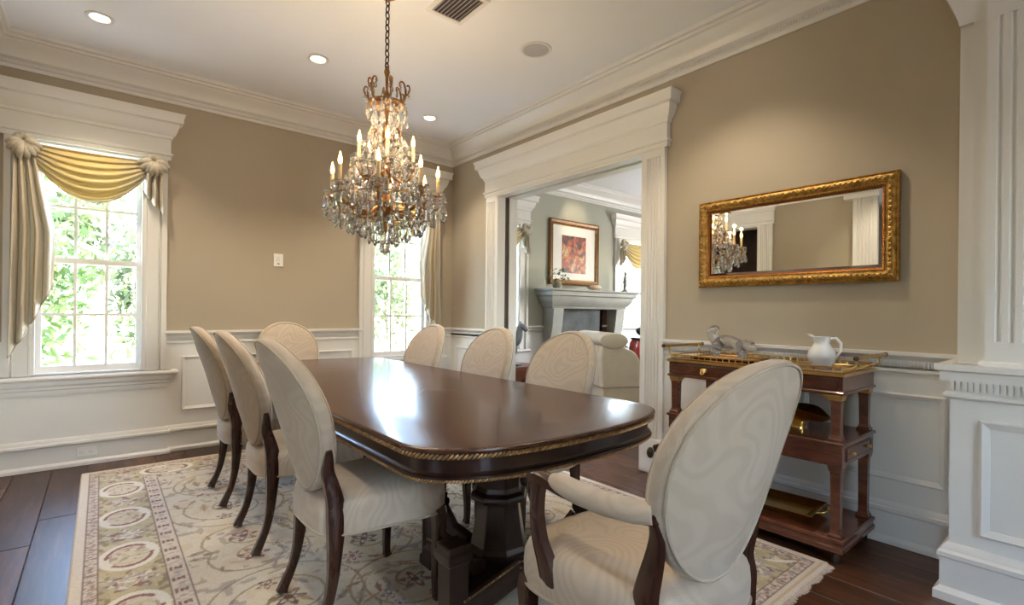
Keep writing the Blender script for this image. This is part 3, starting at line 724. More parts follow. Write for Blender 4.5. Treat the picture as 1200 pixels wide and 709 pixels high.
    put(o & (np.hypot((ph - .5) / .30, cd) < 1) & (vnoise(.010, 12) > .40), plum * .8, .8); put(o & (np.hypot((ph - .02) / .12, cd / .6) < 1), rust, .75); put(o & (vnoise(.014, 13) > .68), rust, .5)
    put(d < .050, line); put(d < .046, np.array((.62, .54, .44))); put((d < .030) & (d > .014) & (h / 2 - B < w / 2 - A), tan * 1.1, .7)
    rs = np.random.default_rng(5)
    c *= (0.94 + .12 * rs.random((ny, nx, 1)))
    Z = .012 + .0015 * rs.random((ny, nx)); Z[0] = Z[-1] = .001; Z[:, 0] = Z[:, -1] = .001
    verts = np.stack([X, Y, Z], -1).reshape(-1, 3)
    idx = np.arange(nx * ny).reshape(ny, nx)
    quads = np.stack([idx[:-1, :-1], idx[:-1, 1:], idx[1:, 1:], idx[1:, :-1]], -1).reshape(-1, 4)
    me = bpy.data.meshes.new('rug'); me.vertices.add(len(verts)); me.vertices.foreach_set('co', verts.astype(np.float32).ravel())
    me.loops.add(quads.size); me.loops.foreach_set('vertex_index', quads.astype(np.int32).ravel())
    me.polygons.add(len(quads)); me.polygons.foreach_set('loop_start', np.arange(0, quads.size, 4, dtype=np.int32))
    me.update(calc_edges=True)
    at = me.color_attributes.new('pattern', 'FLOAT_COLOR', 'POINT')
    at.data.foreach_set('color', np.concatenate([c.reshape(-1, 3), np.ones((nx * ny, 1))], 1).astype(np.float32).ravel())
    me.materials.append(MATS['rug_wool'])
    o = link('area_rug', me, None, 179, loc=((RX0 + RX1) / 2, (RY0 + RY1) / 2, 0))
    tag(o, 'cream floral wool rug with a gold medallion border under the dining table', 'rug')
    m = MB(); R2 = random.Random(2)
    for sy in (-1, 1):
        for k in range(int(w / .008)):
            x = -w / 2 + .004 + k * .008; L = .022 + .008 * R2.random() + .006 * math.sin(k * .35); dx = .006 * (R2.random() - .5)
            m.add([(x - .003, sy * h / 2, .006), (x + .003, sy * h / 2, .006), (x + dx + .002, sy * (h / 2 + L), .002), (x + dx - .002, sy * (h / 2 + L), .002), (x, sy * h / 2, .0005)],
                  [(0, 1, 2, 3), (0, 3, 4), (1, 4, 2), (4, 3, 2)])
    tag(m.build('fringe', 'fringe_cream', o), kind='stuff')
make_rug()
RZ = .0137   # height of what stands on the rug

# ================================================================== DINING TABLE
TX, TY, THW, THL, TZ = 1.372, 2.84, 0.628, 1.635, 0.776
def table_outline(inset=0.0, n=30):
    """straight sides, softly bowed super-elliptic ends"""
    a, e, p = THW - inset, .29 - inset, 2 / 2.45
    yb = THL - .29; pts = [(a, float(y)) for y in np.linspace(-yb, yb, 14)[:-1]]
    def half(sy):
        q = []
        for k in range(2 * n + 1):
            t = PI * k / (2 * n); c_, s_ = math.cos(t), math.sin(t)
            q.append((sy * math.copysign(abs(c_) ** p, c_) * a, sy * (yb + e * abs(s_) ** p)))
        return q
    pts += half(1)
    pts += [(-a, float(y)) for y in np.linspace(yb, -yb, 14)[1:-1]]
    pts += half(-1)[:-1]
    return pts
def make_table():
    t = empty('dining_table', (TX, TY, RZ)); zt = TZ - RZ
    tag(t, 'long dark mahogany double pedestal dining table with gilt rope edge', 'dining table')
    out = table_outline()
    prof = [(.0, 0)]
    m = MB()
    rg = []
    for inset, z in ((.03, zt - .020), (.008, zt - .019), (.002, zt - .015), (.0, zt - .010), (.002, zt - .004), (.008, zt - .001), (.014, zt)):
        rg.append([(x, y, z) for x, y in table_outline(inset)])
    m.rings(rg); m.build('tabletop', 'table_mahogany', t, smooth=30)
    for (x0, y0, x1, y1) in ((-.11, -.55, 0, -.42), (0, -.42, .11, -.55)):  # thin gilt lines stand in for a glint on the tabletop
        dx, dy = x1 - x0, y1 - y0; L = math.hypot(dx, dy); nx_, ny_ = -dy / L * .002, dx / L * .002
        MB().add([(x0 - nx_, y0 - ny_, zt + .0005), (x1 - nx_, y1 - ny_, zt + .0005), (x1 + nx_, y1 + ny_, zt + .0005), (x0 + nx_, y0 + ny_, zt + .0005)], [(0, 1, 2, 3)]).build('glint_line', 'gilt_frame', t)
    # twisted gilt rope under the edge and bead line at the foot of the apron
    def rope(name, inset, z, r, pitch):
        o = table_outline(inset); P = [Vector((x, y, z)) for x, y in o]; P.append(P[0]); mm = MB(); acc = 0.0
        for i in range(len(P) - 1):
            seg = P[i + 1] - P[i]; L = seg.length
            if L < 1e-6: continue
            dirv = seg / L; side = Vector((dirv.y, -dirv.x, 0))
            while acc < L:
                c = P[i] + dirv * acc
                ax = (dirv * .75 + Vector((0, 0, .62))).normalized(); b2 = side; b3 = ax.cross(b2)
                ring = [[tuple(c + ax * (r * 1.35 * k) + (b2 * math.cos(2 * PI * j / 6) + b3 * math.sin(2 * PI * j / 6)) * (r * .62 * w)) for j in range(6)] for k, w in ((-1, .25), (-.5, .85), (0, 1.0), (.5, .85), (1, .25))]
                mm.rings(ring); acc += pitch
            acc -= L
        return tag(mm.build(name, 'gilt_rope', t, smooth=60), kind='stuff')
    rope('rope_edge', .008, zt - .027, .0095, .0155)
    m = MB(); rg = []
    for inset, z in ((.026, zt - .018), (.026, zt - .038), (.032, zt - .044), (.034, zt - .084), (.028, zt - .092), (.020, zt - .096), (.020, zt - .104), (.05, zt - .106)):
        rg.append([(x, y, z) for x, y in table_outline(inset)])
    m.rings(rg, False, False)
    n = len(out); inner = [[(x, y, z) for x, y in table_outline(.06)] for z in (zt - .106, zt - .021)]; m.rings(inner, False, False)
    m.build('apron', 'table_dark', t, smooth=30)
    rope('bead_edge', .018, zt - .108, .006, .011)
    # pedestals
    for sy in (-1.09, 1.09):
        p = empty('pedestal', (0, sy, 0)); p.parent = t
        def octo(r, z): return [(r * math.cos(PI / 8 + PI / 4 * k), r * math.sin(PI / 8 + PI / 4 * k), z) for k in range(8)]
        MB().rings([octo(.135, .12), octo(.135, .16), octo(.125, .18), octo(.112, .25), octo(.100, .33), octo(.098, .36), octo(.125, .37), octo(.130, .385), octo(.125, .40), octo(.105, .41), octo(.100, .43), octo(.100, .62), octo(.12, .64), octo(.15, .66)]).build('column', 'table_dark', p, bevel=.003)
        fl_ = 1 if sy < 0 else -1      # the wide pair of feet stands towards the table end
        feet = [(.365, -.20 * fl_), (.15, .30 * fl_), (-.15, .30 * fl_), (-.365, -.20 * fl_)]
        waist = [(.14, .03 * fl_), (0, .20 * fl_), (-.14, .03 * fl_), (0, -.16 * fl_)]
        pts = []
        for (cx, cy), wp in zip(feet, waist):      # star-shaped platform with an arm to each foot
            L = math.hypot(cx, cy); ux, uy = cx / L, cy / L
            for sg in (-1, 1): pts.append((cx * 1.08 - uy * .055 * sg * fl_, cy * 1.08 + ux * .055 * sg * fl_))
            pts.append(wp)
        sc = lambda s, z: [(x * s, y * s, z) for x, y in pts]
        MB().rings([sc(1, .05), sc(1, .09), sc(.97, .10), sc(.93, .115), sc(.93, .135), sc(.85, .145)]).build('platform', 'table_dark', p, bevel=.002)
        P = [Vector((x * .935, y * .935, .137)) for x, y in pts]; P.append(P[0]); mm = MB()
        for i in range(len(P) - 1):
            L = (P[i + 1] - P[i]).length; nn = max(1, int(L / .014))
            for k in range(nn): mm.ball(tuple(P[i].lerp(P[i + 1], k / nn)), .005, 6, 4)
        tag(mm.build('platform_bead', 'gilt_rope', p), kind='stuff')
        for (cx, cy) in feet:
            if True:
                def sq(s, z):
                    s, z = s * .80, z * .90; return [(cx - s, cy - s, z), (cx + s, cy - s, z), (cx + s, cy + s, z), (cx - s, cy + s, z)]
                MB().rings([sq(.062, 0), sq(.062, .045), sq(.052, .055), sq(.050, .10), sq(.052, .30), sq(.060, .31), sq(.066, .325), sq(.066, .345), sq(.055, .355), sq(.058, .372), sq(.056, .38)]).build('foot_post', 'table_dark', p, bevel=.003)
                MB().bar([(cx * .45, cy * .45, .15), (cx * .7, cy * .7, .19), (cx * .86, cy * .86, .27)], .05, .05, (0, 0, 1)).build('bracket', 'table_dark', p)
    return t
make_table()

# ================================================================== CHAIRS
def egg(t, k=1.0, hw=.252, hh=.298, cz=.775):
    x = hw * k * math.cos(t) * (1 + .13 * math.sin(t)); s = cz + hh * (1 - (1 - k) * (hw / hh)) * math.sin(t)
    return x, s
Y0, LEAN = -.225, .235
def back_pt(x, s, off, hw=.252):
    return (x, Y0 - LEAN * (s - .5) - .10 * max(0, s - .5) ** 2 + .050 * (x / hw) ** 2 + off, s)
def make_chair(arm=False):
    wide = 1.12 if arm else 1.0
    hw = .262 if arm else .252
    c = empty('dining_chair', (0, 0, 0))
    N = 56
    def seat_ring(k, z):
        r = []
        for j in range(N):
            t = 2 * PI * j / N; cx, sy = math.cos(t), math.sin(t)
            x = math.copysign(abs(cx) ** .45, cx); y = math.copysign(abs(sy) ** .45, sy)
            yy = y * .265 * k + .012 + (.016 * (1 - x * x) if y > 0 else 0) * k
            hwid = (.222 + (.278 - .222) * (yy + .25) / .52) * wide
            r.append((x * hwid * k, yy, z))
        return r
    seat = MB().rings([seat_ring(.96, .352), seat_ring(.995, .356), seat_ring(1.0, .37), seat_ring(1.005, .42), seat_ring(.995, .452), seat_ring(.965, .474), seat_ring(.90, .490), seat_ring(.75, .502), seat_ring(.5, .510), seat_ring(.2, .513)]).build('seat', 'damask_cream', c, smooth=70)
    MB().tube([(x, y, z) for x, y, z in seat_ring(1.0, .360)], .0052, 6, closed=True).build('piping', 'piping_cream', seat, smooth=80)
    def bring(k, off): return [back_pt(*egg(2 * PI * j / N, k, hw), off, hw) for j in range(N)]
    back = MB().rings([bring(.02, .050), bring(.3, .049), bring(.6, .046), bring(.8, .040), bring(.92, .031), bring(.98, .022), bring(1.0, .010), bring(1.0, -.012), bring(.985, -.022), bring(.95, -.027)]).build('backrest', 'damask_cream', c, smooth=70)
    MB().rings([bring(.952, -.026), bring(.93, -.0285), bring(.8, -.033), bring(.5, -.037), bring(.02, -.038)]).build('back_panel', 'damask_cream', c, smooth=70)
    MB().tube(bring(.962, -.027), .0050, 6, closed=True).build('piping', 'piping_cream', back, smooth=80)
    MB().tube(bring(.955, .029), .0040, 6, closed=True).build('piping', 'piping_cream', back, smooth=80)
    for s in (-1, 1):
        # rear leg running up into the exposed back post
        P = []
        for z in (.68, .64, .59, .54, .48):
            t = -math.asin(min(1, max(-1, (.775 - z) / .298))); x, _ = egg(t, 1.0, hw)
            x = max(x * (1.0 if z > .6 else 1.02), .19 * wide)
            P.append((s * (x + .003), back_pt(x, z, -.004, hw)[1], z))
        xb = .200 * wide
        P += [(s * xb, Y0 + .030, .42), (s * xb, Y0 + .030, .36), (s * (xb + .002), Y0 + .026, .28), (s * (xb + .004), Y0 + .018, .19), (s * (xb + .006), Y0 - .002, .10), (s * (xb + .008), Y0 - .036, .022), (s * (xb + .008), Y0 - .044, 0)]
        ww = [.014, .024, .030, .034, .038, .042, .042, .037, .031, .027, .030, .034]
        dd = [.020, .034, .044, .052, .060, .062, .058, .048, .038, .032, .038, .044]
        MB().sbar(P, ww, dd, (0, 1, 0), 3).build('leg', 'chair_wood', c, smooth=40)
        xf = .232 * wide
        MB().sbar([(s * xf, .215, .375), (s * (xf + .004), .222, .33), (s * (xf + .002), .220, .25), (s * xf, .214, .12), (s * (xf + .001), .214, .03), (s * (xf + .003), .220, 0)],
                 [.056, .056, .046, .034, .030, .036], [.056, .056, .046, .034, .030, .036], (0, 1, 0)).build('leg', 'chair_wood', c, smooth=40)
    if arm:
        for s in (-1, 1):
            ax = .285
            a = empty('arm', (0, 0, 0)); a.parent = c
            MB().sbar([(s * (ax - .012), .105, .40), (s * (ax - .004), .112, .455), (s * (ax + .006), .132, .52), (s * (ax + .008), .145, .59), (s * (ax + .006), .145, .655), (s * (ax + .004), .140, .690)],
                     [.036, .040, .036, .034, .034, .036], [.070, .060, .044, .040, .042, .050], (0, 1, 0)).build('arm_post', 'chair_wood', a, smooth=40)
            rail = [(s * (ax + .004), .178, .688), (s * (ax + .004), .13, .700), (s * (ax + .002), .03, .690), (s * (ax - .012), -.11, .684), (s * (ax - .038), -.215, .690), (s * (ax - .055), -.235, .692)]
            MB().sbar(rail, [.040, .044, .040, .034, .030, .026], [.030, .034, .030, .028, .028, .026], (0, 0, 1)).build('arm_rail', 'chair_wood', a, smooth=40)
            pr = [(x, y, z + .012) for x, y, z in ((s * (ax + .004), .080, .695), (s * (ax + .003), .05, .694), (s * (ax + .001), -.02, .688), (s * (ax - .012), -.11, .684), (s * (ax - .028), -.19, .688), (s * (ax - .044), -.232, .692))]
            MB().tube(pr, [.020, .028, .031, .031, .030, .026], 14, sx=1.0).build('arm_pad', 'damask_cream', a, smooth=70)
    return c
side0 = make_chair(False)
tag(side0, None, 'chair', 'side chairs along the dining table')
LEFT = [(3.63, .845), (2.85, .855), (2.02, .865)]
RIGHT = [(3.68, 1.80), (2.82, 1.815), (2.09, 1.81)]
LL = ['cream oval-back side chair on the doorway side of the table, nearest the window wall', 'cream oval-back side chair in the middle of the doorway side of the table',
      'cream oval-back side chair beside the table end with the armed chair, doorway side']
RL = ['cream oval-back side chair by the window with the curtain behind the chandelier', 'cream oval-back side chair in the middle of the mirror side of the table',
      'cream oval-back side chair in front of the cased opening, nearest the serving cart']
first = True
for lst, rz, labs in ((LEFT, -PI / 2, LL), (RIGHT, PI / 2, RL)):
    for (y, x), lb in zip(lst, labs):
        o = side0 if first else copy_tree(side0); first = False
        o.location = (x, y, RZ + .0072); o.rotation_euler = (0, 0, rz); o['label'] = lb
arm0 = make_chair(True); arm0.name = 'dining_armchair'
tag(arm0, 'cream oval-back armchair with padded arms at the table end by the serving cart', 'chair', 'chairs at the table ends')
arm0.location = (1.275, .918, RZ + .0072); arm0.rotation_euler = (0, 0, math.radians(-4))
arm1 = copy_tree(arm0); arm1.location = (1.31, 4.50, RZ + .0072); arm1.rotation_euler = (0, 0, PI)
for c_ in [k_ for k_ in arm1.children if k_.name.split('.')[0] == 'arm']:
    for g_ in list(c_.children): bpy.data.objects.remove(g_)
    bpy.data.objects.remove(c_)
arm1.name = 'dining_chair'
arm1['label'] = 'cream oval-back chair at the table end against the window wall'

# ================================================================== CHANDELIER
CHX, CHY = 1.34, 2.86
ch = empty('chandelier', (CHX, CHY, 0))
tag(ch, 'bronze two tier chandelier with lit candle lamps and cut crystal drops', 'chandelier')
CR = []
def drop_mesh(name, L, R, n=6):
    m = MB(); rg = []
    for z, r in ((0, .08), (-.12, .45), (-.45, .8), (-.68, 1.0), (-.86, .7), (-1.0, .05)):
        rg.append([(R * r * math.cos(2 * PI * j / n), R * .62 * r * math.sin(2 * PI * j / n), z * L) for j in range(n)])
    m.rings(rg); me = m.mesh(name); me.materials.append(MATS['crystal']); return me
D_L, D_M, D_S = drop_mesh('crystal_drop', .085, .021), drop_mesh('crystal_drop', .062, .016), drop_mesh('crystal_drop', .044, .012)
beads = MB()
def pend(x, y, z, me, par=ch):
    rr = random.random() * PI
    inst('crystal_drop', me, par, (x, y, z), (random.uniform(-.08, .08), random.uniform(-.08, .08), rr))
    beads.ball((x, y, z + .008), .0075, 6, 4)
def scroll(a, pts, rad):   # curve in the (r, z) plane turned to angle a
    return [(r * math.cos(a), r * math.sin(a), z) for r, z in pts]
def smooth_pts(pts, n=5):
    P = [Vector((p[0], p[1], 0)) for p in pts]; out = []
    for i in range(len(P) - 1):
        p0, p1, p2, p3 = P[max(i - 1, 0)], P[i], P[i + 1], P[min(i + 2, len(P) - 1)]
        for k in range(n):
            t = k / n
            q = .5 * ((2 * p1) + (p2 - p0) * t + (2 * p0 - 5 * p1 + 4 * p2 - p3) * t * t + (3 * p1 - p0 - 3 * p2 + p3) * t ** 3)
            out.append((q.x, q.y))
    out.append((pts[-1][0], pts[-1][1])); return out
# chain, canopy, stem
m = MB().lathe([(.001, 3.149), (.065, 3.149), (.065, 3.135), (.045, 3.12), (.02, 3.105), (.008, 3.09)], 20); m.build('ceiling_canopy', 'aged_bronze', ch, smooth=50)
lm = MB(); lm.tube([(.013 * math.cos(a), 0, .024 * math.sin(a)) for a in [2 * PI * k / 12 for k in range(12)]], .0042, 6, closed=True)
link_me = lm.mesh('chain_link'); link_me.materials.append(MATS['dark_iron'])
for p in link_me.polygons: p.use_smooth = True
z = 3.085; k = 0
while z > 2.68:
    inst('chain_link', link_me, ch, (0, 0, z), (0, 0, PI / 2 * (k % 2) + .3)); z -= .039; k += 1
MB().lathe([(.004, 2.70), (.010, 2.69), (.018, 2.66), (.010, 2.63), (.008, 2.55), (.030, 2.50), (.034, 2.47), (.012, 2.44), (.009, 2.34), (.026, 2.30), (.030, 2.27), (.014, 2.24), (.012, 2.12), (.034, 2.08), (.038, 2.04), (.018, 2.00), (.016, 1.93), (.05, 1.89), (.062, 1.85), (.045, 1.80), (.016, 1.77), (.012, 1.72), (.02, 1.70), (.006, 1.67)], 20).build('stem', 'aged_bronze', ch, smooth=50)
# top crown: six scrolled leaves
cr = MB().lathe([(.10, 2.475), (.112, 2.468), (.112, 2.455), (.10, 2.45), (.02, 2.47), (.02, 2.48)], 24).build('crown_ring', 'aged_bronze', ch, smooth=50)
for k in range(6):
    a = 2 * PI * k / 6 + .3
    P = scroll(a, smooth_pts([(.02, 2.46), (.06, 2.45), (.105, 2.48), (.118, 2.54), (.105, 2.59), (.085, 2.60), (.078, 2.58), (.09, 2.565)]), 0)
    MB().tube(P, [.009 - .005 * i / len(P) for i in range(len(P))], 6).build('scroll_leaf', 'aged_bronze', ch, smooth=60)
    P2 = scroll(a, smooth_pts([(.10, 2.50), (.128, 2.52), (.142, 2.55), (.135, 2.575), (.122, 2.57)]), 0)
    MB().tube(P2, .005, 6).build('scroll_leaf', 'aged_bronze', ch, smooth=60)
for k in range(14):
    a = 2 * PI * k / 14; pend(.118 * math.cos(a), .118 * math.sin(a), 2.445, D_M)
for k in range(10):
    a = 2 * PI * k / 10 + .2; pend(.075 * math.cos(a), .075 * math.sin(a), 2.40, D_L)
for k in range(6):
    a = 2 * PI * k / 6 + .3; pend(.085 * math.cos(a), .085 * math.sin(a), 2.575, D_S); pend(.135 * math.cos(a), .135 * math.sin(a), 2.53, D_S)
# mid ring of scrolls
for k in range(6):
    a = 2 * PI * k / 6
    P = scroll(a, smooth_pts([(.02, 2.25), (.05, 2.235), (.085, 2.25), (.098, 2.28), (.082, 2.305), (.062, 2.295), (.066, 2.275)]), 0)
    MB().tube(P, .0065, 6).build('scroll_leaf', 'aged_bronze', ch, smooth=60)
bob_me = MB().lathe([(.010, .0), (.028, .003), (.046, .016), (.050, .020), (.045, .020), (.027, .007), (.010, .006)], 18).mesh('drip_pan'); bob_me.materials.append(MATS['crystal'])
cup_me = MB().lathe([(.004, -.035), (.012, -.03), (.016, -.015), (.010, -.004), (.018, .006), (.018, .016), (.012, .020)], 12).mesh('candle_cup'); cup_me.materials.append(MATS['aged_bronze'])
can_me = MB().lathe([(.0105, .015), (.0105, .115), (.009, .120), (.002, .121)], 12).mesh('candle_sleeve'); can_me.materials.append(MATS['candle_ivory'])
fl_me = MB().lathe([(.003, .119), (.010, .128), (.0125, .142), (.010, .160), (.004, .180), (.0012, .192)], 10).mesh('flame_bulb'); fl_me.materials.append(MATS['flame_glow'])
for me in (cup_me, can_me, fl_me):
    for p in me.polygons: p.use_smooth = True
def tier(n, ph, rc, zc, arm_pts, rad, ndrop, zdrop):
    for k in range(n):
        a = 2 * PI * k / n + ph
        P = scroll(a, smooth_pts(arm_pts), 0)
        MB().tube(P, [rad * (1.15 - .4 * i / len(P)) for i in range(len(P))], 8).build('arm', 'aged_bronze', ch, smooth=60)
        # acanthus curl on the arm
        cm = arm_pts[2]
        P = scroll(a, smooth_pts([(cm[0], cm[1] + .004), (cm[0] + .03, cm[1] + .035), (cm[0] + .012, cm[1] + .06), (cm[0] - .012, cm[1] + .05), (cm[0] - .006, cm[1] + .034)]), 0)
        MB().tube(P, rad * .6, 6).build('scroll_leaf', 'aged_bronze', ch, smooth=60)
        x, y = rc * math.cos(a), rc * math.sin(a)
        cup = inst('candle_cup', cup_me, ch, (x, y, zc))
        inst('drip_pan', bob_me, cup, (0, 0, 0)); inst('candle_sleeve', can_me, cup, (0, 0, 0)); inst('flame_bulb', fl_me, cup, (0, 0, 0))
        lo = add_light('candle_light', 'POINT', (x, y, zc + .215), 1.2, (1.0, .72, .42), shadow_soft_size=.012); lo.parent = ch
        for j in range(ndrop):
            b = 2 * PI * j / ndrop + a; pend(x + .047 * math.cos(b), y + .047 * math.sin(b), zc + .006 - .01 * (j % 2), D_M if j % 2 else D_S)
        # garland of beads to the stem
        for j in range(1, 14):
            t = j / 14; r = rc * (1 - t) + .02 * t; zz = (zc + .03) * (1 - t) + zdrop * t - .10 * math.sin(PI * t)
            beads.ball((r * math.cos(a + .12), r * math.sin(a + .12), zz), .0085, 6, 4)
        for j in range(1, 12):     # garland to the next arm
            t = j / 12; a2 = a + 2 * PI / n * t
            beads.ball((rc * .96 * math.cos(a2), rc * .96 * math.sin(a2), zc - .065 * math.sin(PI * t)), .008, 6, 4)
tier(8, .22, .315, 1.905, [(.03, 1.86), (.09, 1.80), (.17, 1.79), (.25, 1.80), (.305, 1.835), (.315, 1.875)], .0105, 6, 2.10)
tier(5, .55, .165, 2.080, [(.02, 2.06), (.05, 2.01), (.095, 1.99), (.14, 2.00), (.163, 2.03), (.165, 2.05)], .009, 5, 2.27)
# skirts of drops
for (n, r, zz, me, ph) in ((30, .355, 1.855, D_L, 0), (26, .29, 1.80, D_L, .1), (20, .215, 1.755, D_L, .05), (14, .14, 1.715, D_L, .1), (9, .075, 1.69, D_L, 0), (16, .20, 2.02, D_M, .1), (12, .115, 1.965, D_M, 0), (10, .09, 2.23, D_M, 0), (8, .06, 2.17, D_M, .3)):
    for k in range(n):
        a = 2 * PI * k / n + ph + random.uniform(-.05, .05)
        pend(r * math.cos(a), r * math.sin(a), zz + random.uniform(-.018, .018), me)
for r, zz in ((.355, 1.862), (.29, 1.808), (.215, 1.762), (.14, 1.722)):
    MB().tube([(r * math.cos(2 * PI * k / 40), r * math.sin(2 * PI * k / 40), zz) for k in range(40)], .003, 5, closed=True).build('drop_ring', 'aged_bronze', ch)
# further small drops filling the tiers, too many to tell apart
fill = MB()
def fill_drop(x, y, z, L, Rr):
    n = 5; q = random.random() * PI
    fill.rings([[(x + Rr * r * math.cos(q + 2 * PI * j / n), y + Rr * r * math.sin(q + 2 * PI * j / n), z + zz * L) for j in range(n)] for zz, r in ((0, .15), (-.3, .7), (-.68, 1.0), (-1, .08))])
for k in range(420):
    t = random.random(); a = random.random() * 2 * PI
    z0 = 1.72 + .62 * t
    rmax = float(np.interp(z0, [1.70, 1.80, 1.90, 2.0, 2.1, 2.2, 2.34], [.20, .33, .36, .25, .19, .15, .08])); r = rmax * (.45 + .55 * random.random() ** .5)
    fill_drop(r * math.cos(a), r * math.sin(a), z0, random.uniform(.025, .05), random.uniform(.008, .013))
for k in range(60):
    a = random.random() * 2 * PI; r = .03 + .10 * random.random(); fill_drop(r * math.cos(a), r * math.sin(a), 2.36 + .12 * random.random(), .045, .011)
tag(fill.build('crystal_fill', 'crystal', ch), kind='stuff')
beads_o = beads.build('crystal_bead', 'crystal', ch); tag(beads_o, kind='stuff')
MB().ball((0, 0, 1.585), .036, 16, 10).build('ball_finial', 'crystal', ch)
MB().lathe([(.003, 1.68), (.006, 1.66), (.003, 1.62)], 8).build('finial_hook', 'aged_bronze', ch)

# ================================================================== CEILING FITTINGS
def downlight(x, y, label):
    o = empty('recessed_downlight', (x, y, ZC)); tag(o, label, 'ceiling light', 'recessed downlights')
    MB().lathe([(.052, -.001), (.052, -.004), (.060, -.010), (.078, -.008), (.080, -.001)], 28).build('trim_ring', 'white_paint', o, smooth=60)
    MB().lathe([(.001, -.003), (.052, -.003), (.052, -.001), (.001, -.001)], 24).build('lens', 'downlight_glow', o)
    l = add_light('downlight_lamp', 'SPOT', (0, 0, -.03), 34, (1.0, .84, .62), shadow_soft_size=.05, spot_size=math.radians(105), spot_blend=.6); l.parent = o
downlight(-.02, 4.36, 'round recessed downlight above the window with the long curtain tail')
downlight(1.285, 3.965, 'round recessed downlight between the chandelier and the bare window wall')
downlight(2.54, 4.43, 'round recessed downlight near the corner by the cased opening')
for x_, y_, lb in ((-.02, 1.55, 'added unseen downlight over the doorway side near the wide opening'), (2.54, 1.55, 'added unseen downlight above the serving cart')):  # extra lamps out of view, added to brighten table and chairs
    downlight(x_, y_, lb)
ps = empty('recessed_spotlight', (5.414, 4.448, ZC)); tag(ps, 'recessed spotlight in the living room ceiling aimed at the framed print', 'ceiling light')
MB().lathe([(.052, -.001), (.052, -.004), (.060, -.010), (.078, -.008), (.080, -.001)], 28).build('trim_ring', 'white_paint', ps, smooth=60)
MB().lathe([(.001, -.003), (.052, -.003), (.052, -.001), (.001, -.001)], 24).build('lens', 'downlight_glow', ps)
_aim = Vector((5.56, YLIV, 2.55)) - Vector((5.414, 4.448, ZC - .03))
l = add_light('print_spot', 'SPOT', (0, 0, -.03), 14, (1.0, .80, .52), shadow_soft_size=.03, spot_size=math.radians(44), spot_blend=.8); l.parent = ps
l.rotation_euler = _aim.to_track_quat('-Z', 'Y').to_euler()
sp = empty('ceiling_speaker', (2.475, 2.765, ZC)); tag(sp, 'round grey mesh speaker set in the white ceiling', 'speaker')
MB().lathe([(.001, -.006), (.088, -.006), (.095, -.004), (.095, 0), (.001, 0)], 36).build('grille', 'speaker_grey', sp, smooth=50)
MB().lathe([(.095, -.001), (.095, -.008), (.110, -.008), (.115, -.001)], 36).build('rim', 'white_paint', sp, smooth=50)
vn = empty('air_vent', (1.735, 2.69, ZC)); tag(vn, 'rectangular slatted air vent in the white ceiling', 'vent')
MB().box(-.105, .105, -.14, .14, -.004, -.001).build('backing', 'vent_dark', vn)
m = MB()
for a, b, c, d in ((-.135, -.105, -.17, .17), (.105, .135, -.17, .17), (-.105, .105, -.17, -.14), (.105, -.105, .14, .17)):
    m.box(min(a, b), max(a, b), c, d, -.012, -.001)
m.build('frame', 'white_paint', vn, bevel=.003)
for k in range(8):
    x = -.092 + k * .0263
    MB().add([(x - .010, -.14, -.012), (x + .004, -.14, -.003), (x + .004, .14, -.003), (x - .010, .14, -.012), (x - .010, -.14, -.010), (x + .004, -.14, -.001), (x + .004, .14, -.001), (x - .010, .14, -.010)],
             [(0, 1, 2, 3), (4, 7, 6, 5), (0, 4, 5, 1), (3, 2, 6, 7), (0, 3, 7, 4), (1, 5, 6, 2)]).build('slat', 'vent_grey', vn)

# ---- plates on the wall
th = empty('wall_switch', (1.302, YB, 1.675)); tag(th, 'small white switch plate on the bare beige wall between the windows', 'switch plate')
MB().box(-.042, .042, -.008, 0, -.06, .06).build('plate', 'plate_white', th, bevel=.003)
MB().box(-.016, .016, -.014, -.007, -.012, .034).build('rocker', 'porcelain', th, bevel=.002)
MB().box(-.010, .010, -.0095, -.007, -.04, -.03).build('label_strip', 'vent_dark', th)
ou = empty('wall_outlet', (-.075, YB - BAY - .016, .10)); tag(ou, 'white floor-level outlet plate in the baseboard under the window', 'outlet')
MB().box(-.06, .06, -.006, 0, -.036, .036).build('plate', 'plate_white', ou, bevel=.003)
for s in (-1, 1): MB().box(s * .028 - .014, s * .028 + .014, -.008, -.005, -.012, .012).build('socket', 'porcelain', ou, bevel=.002)

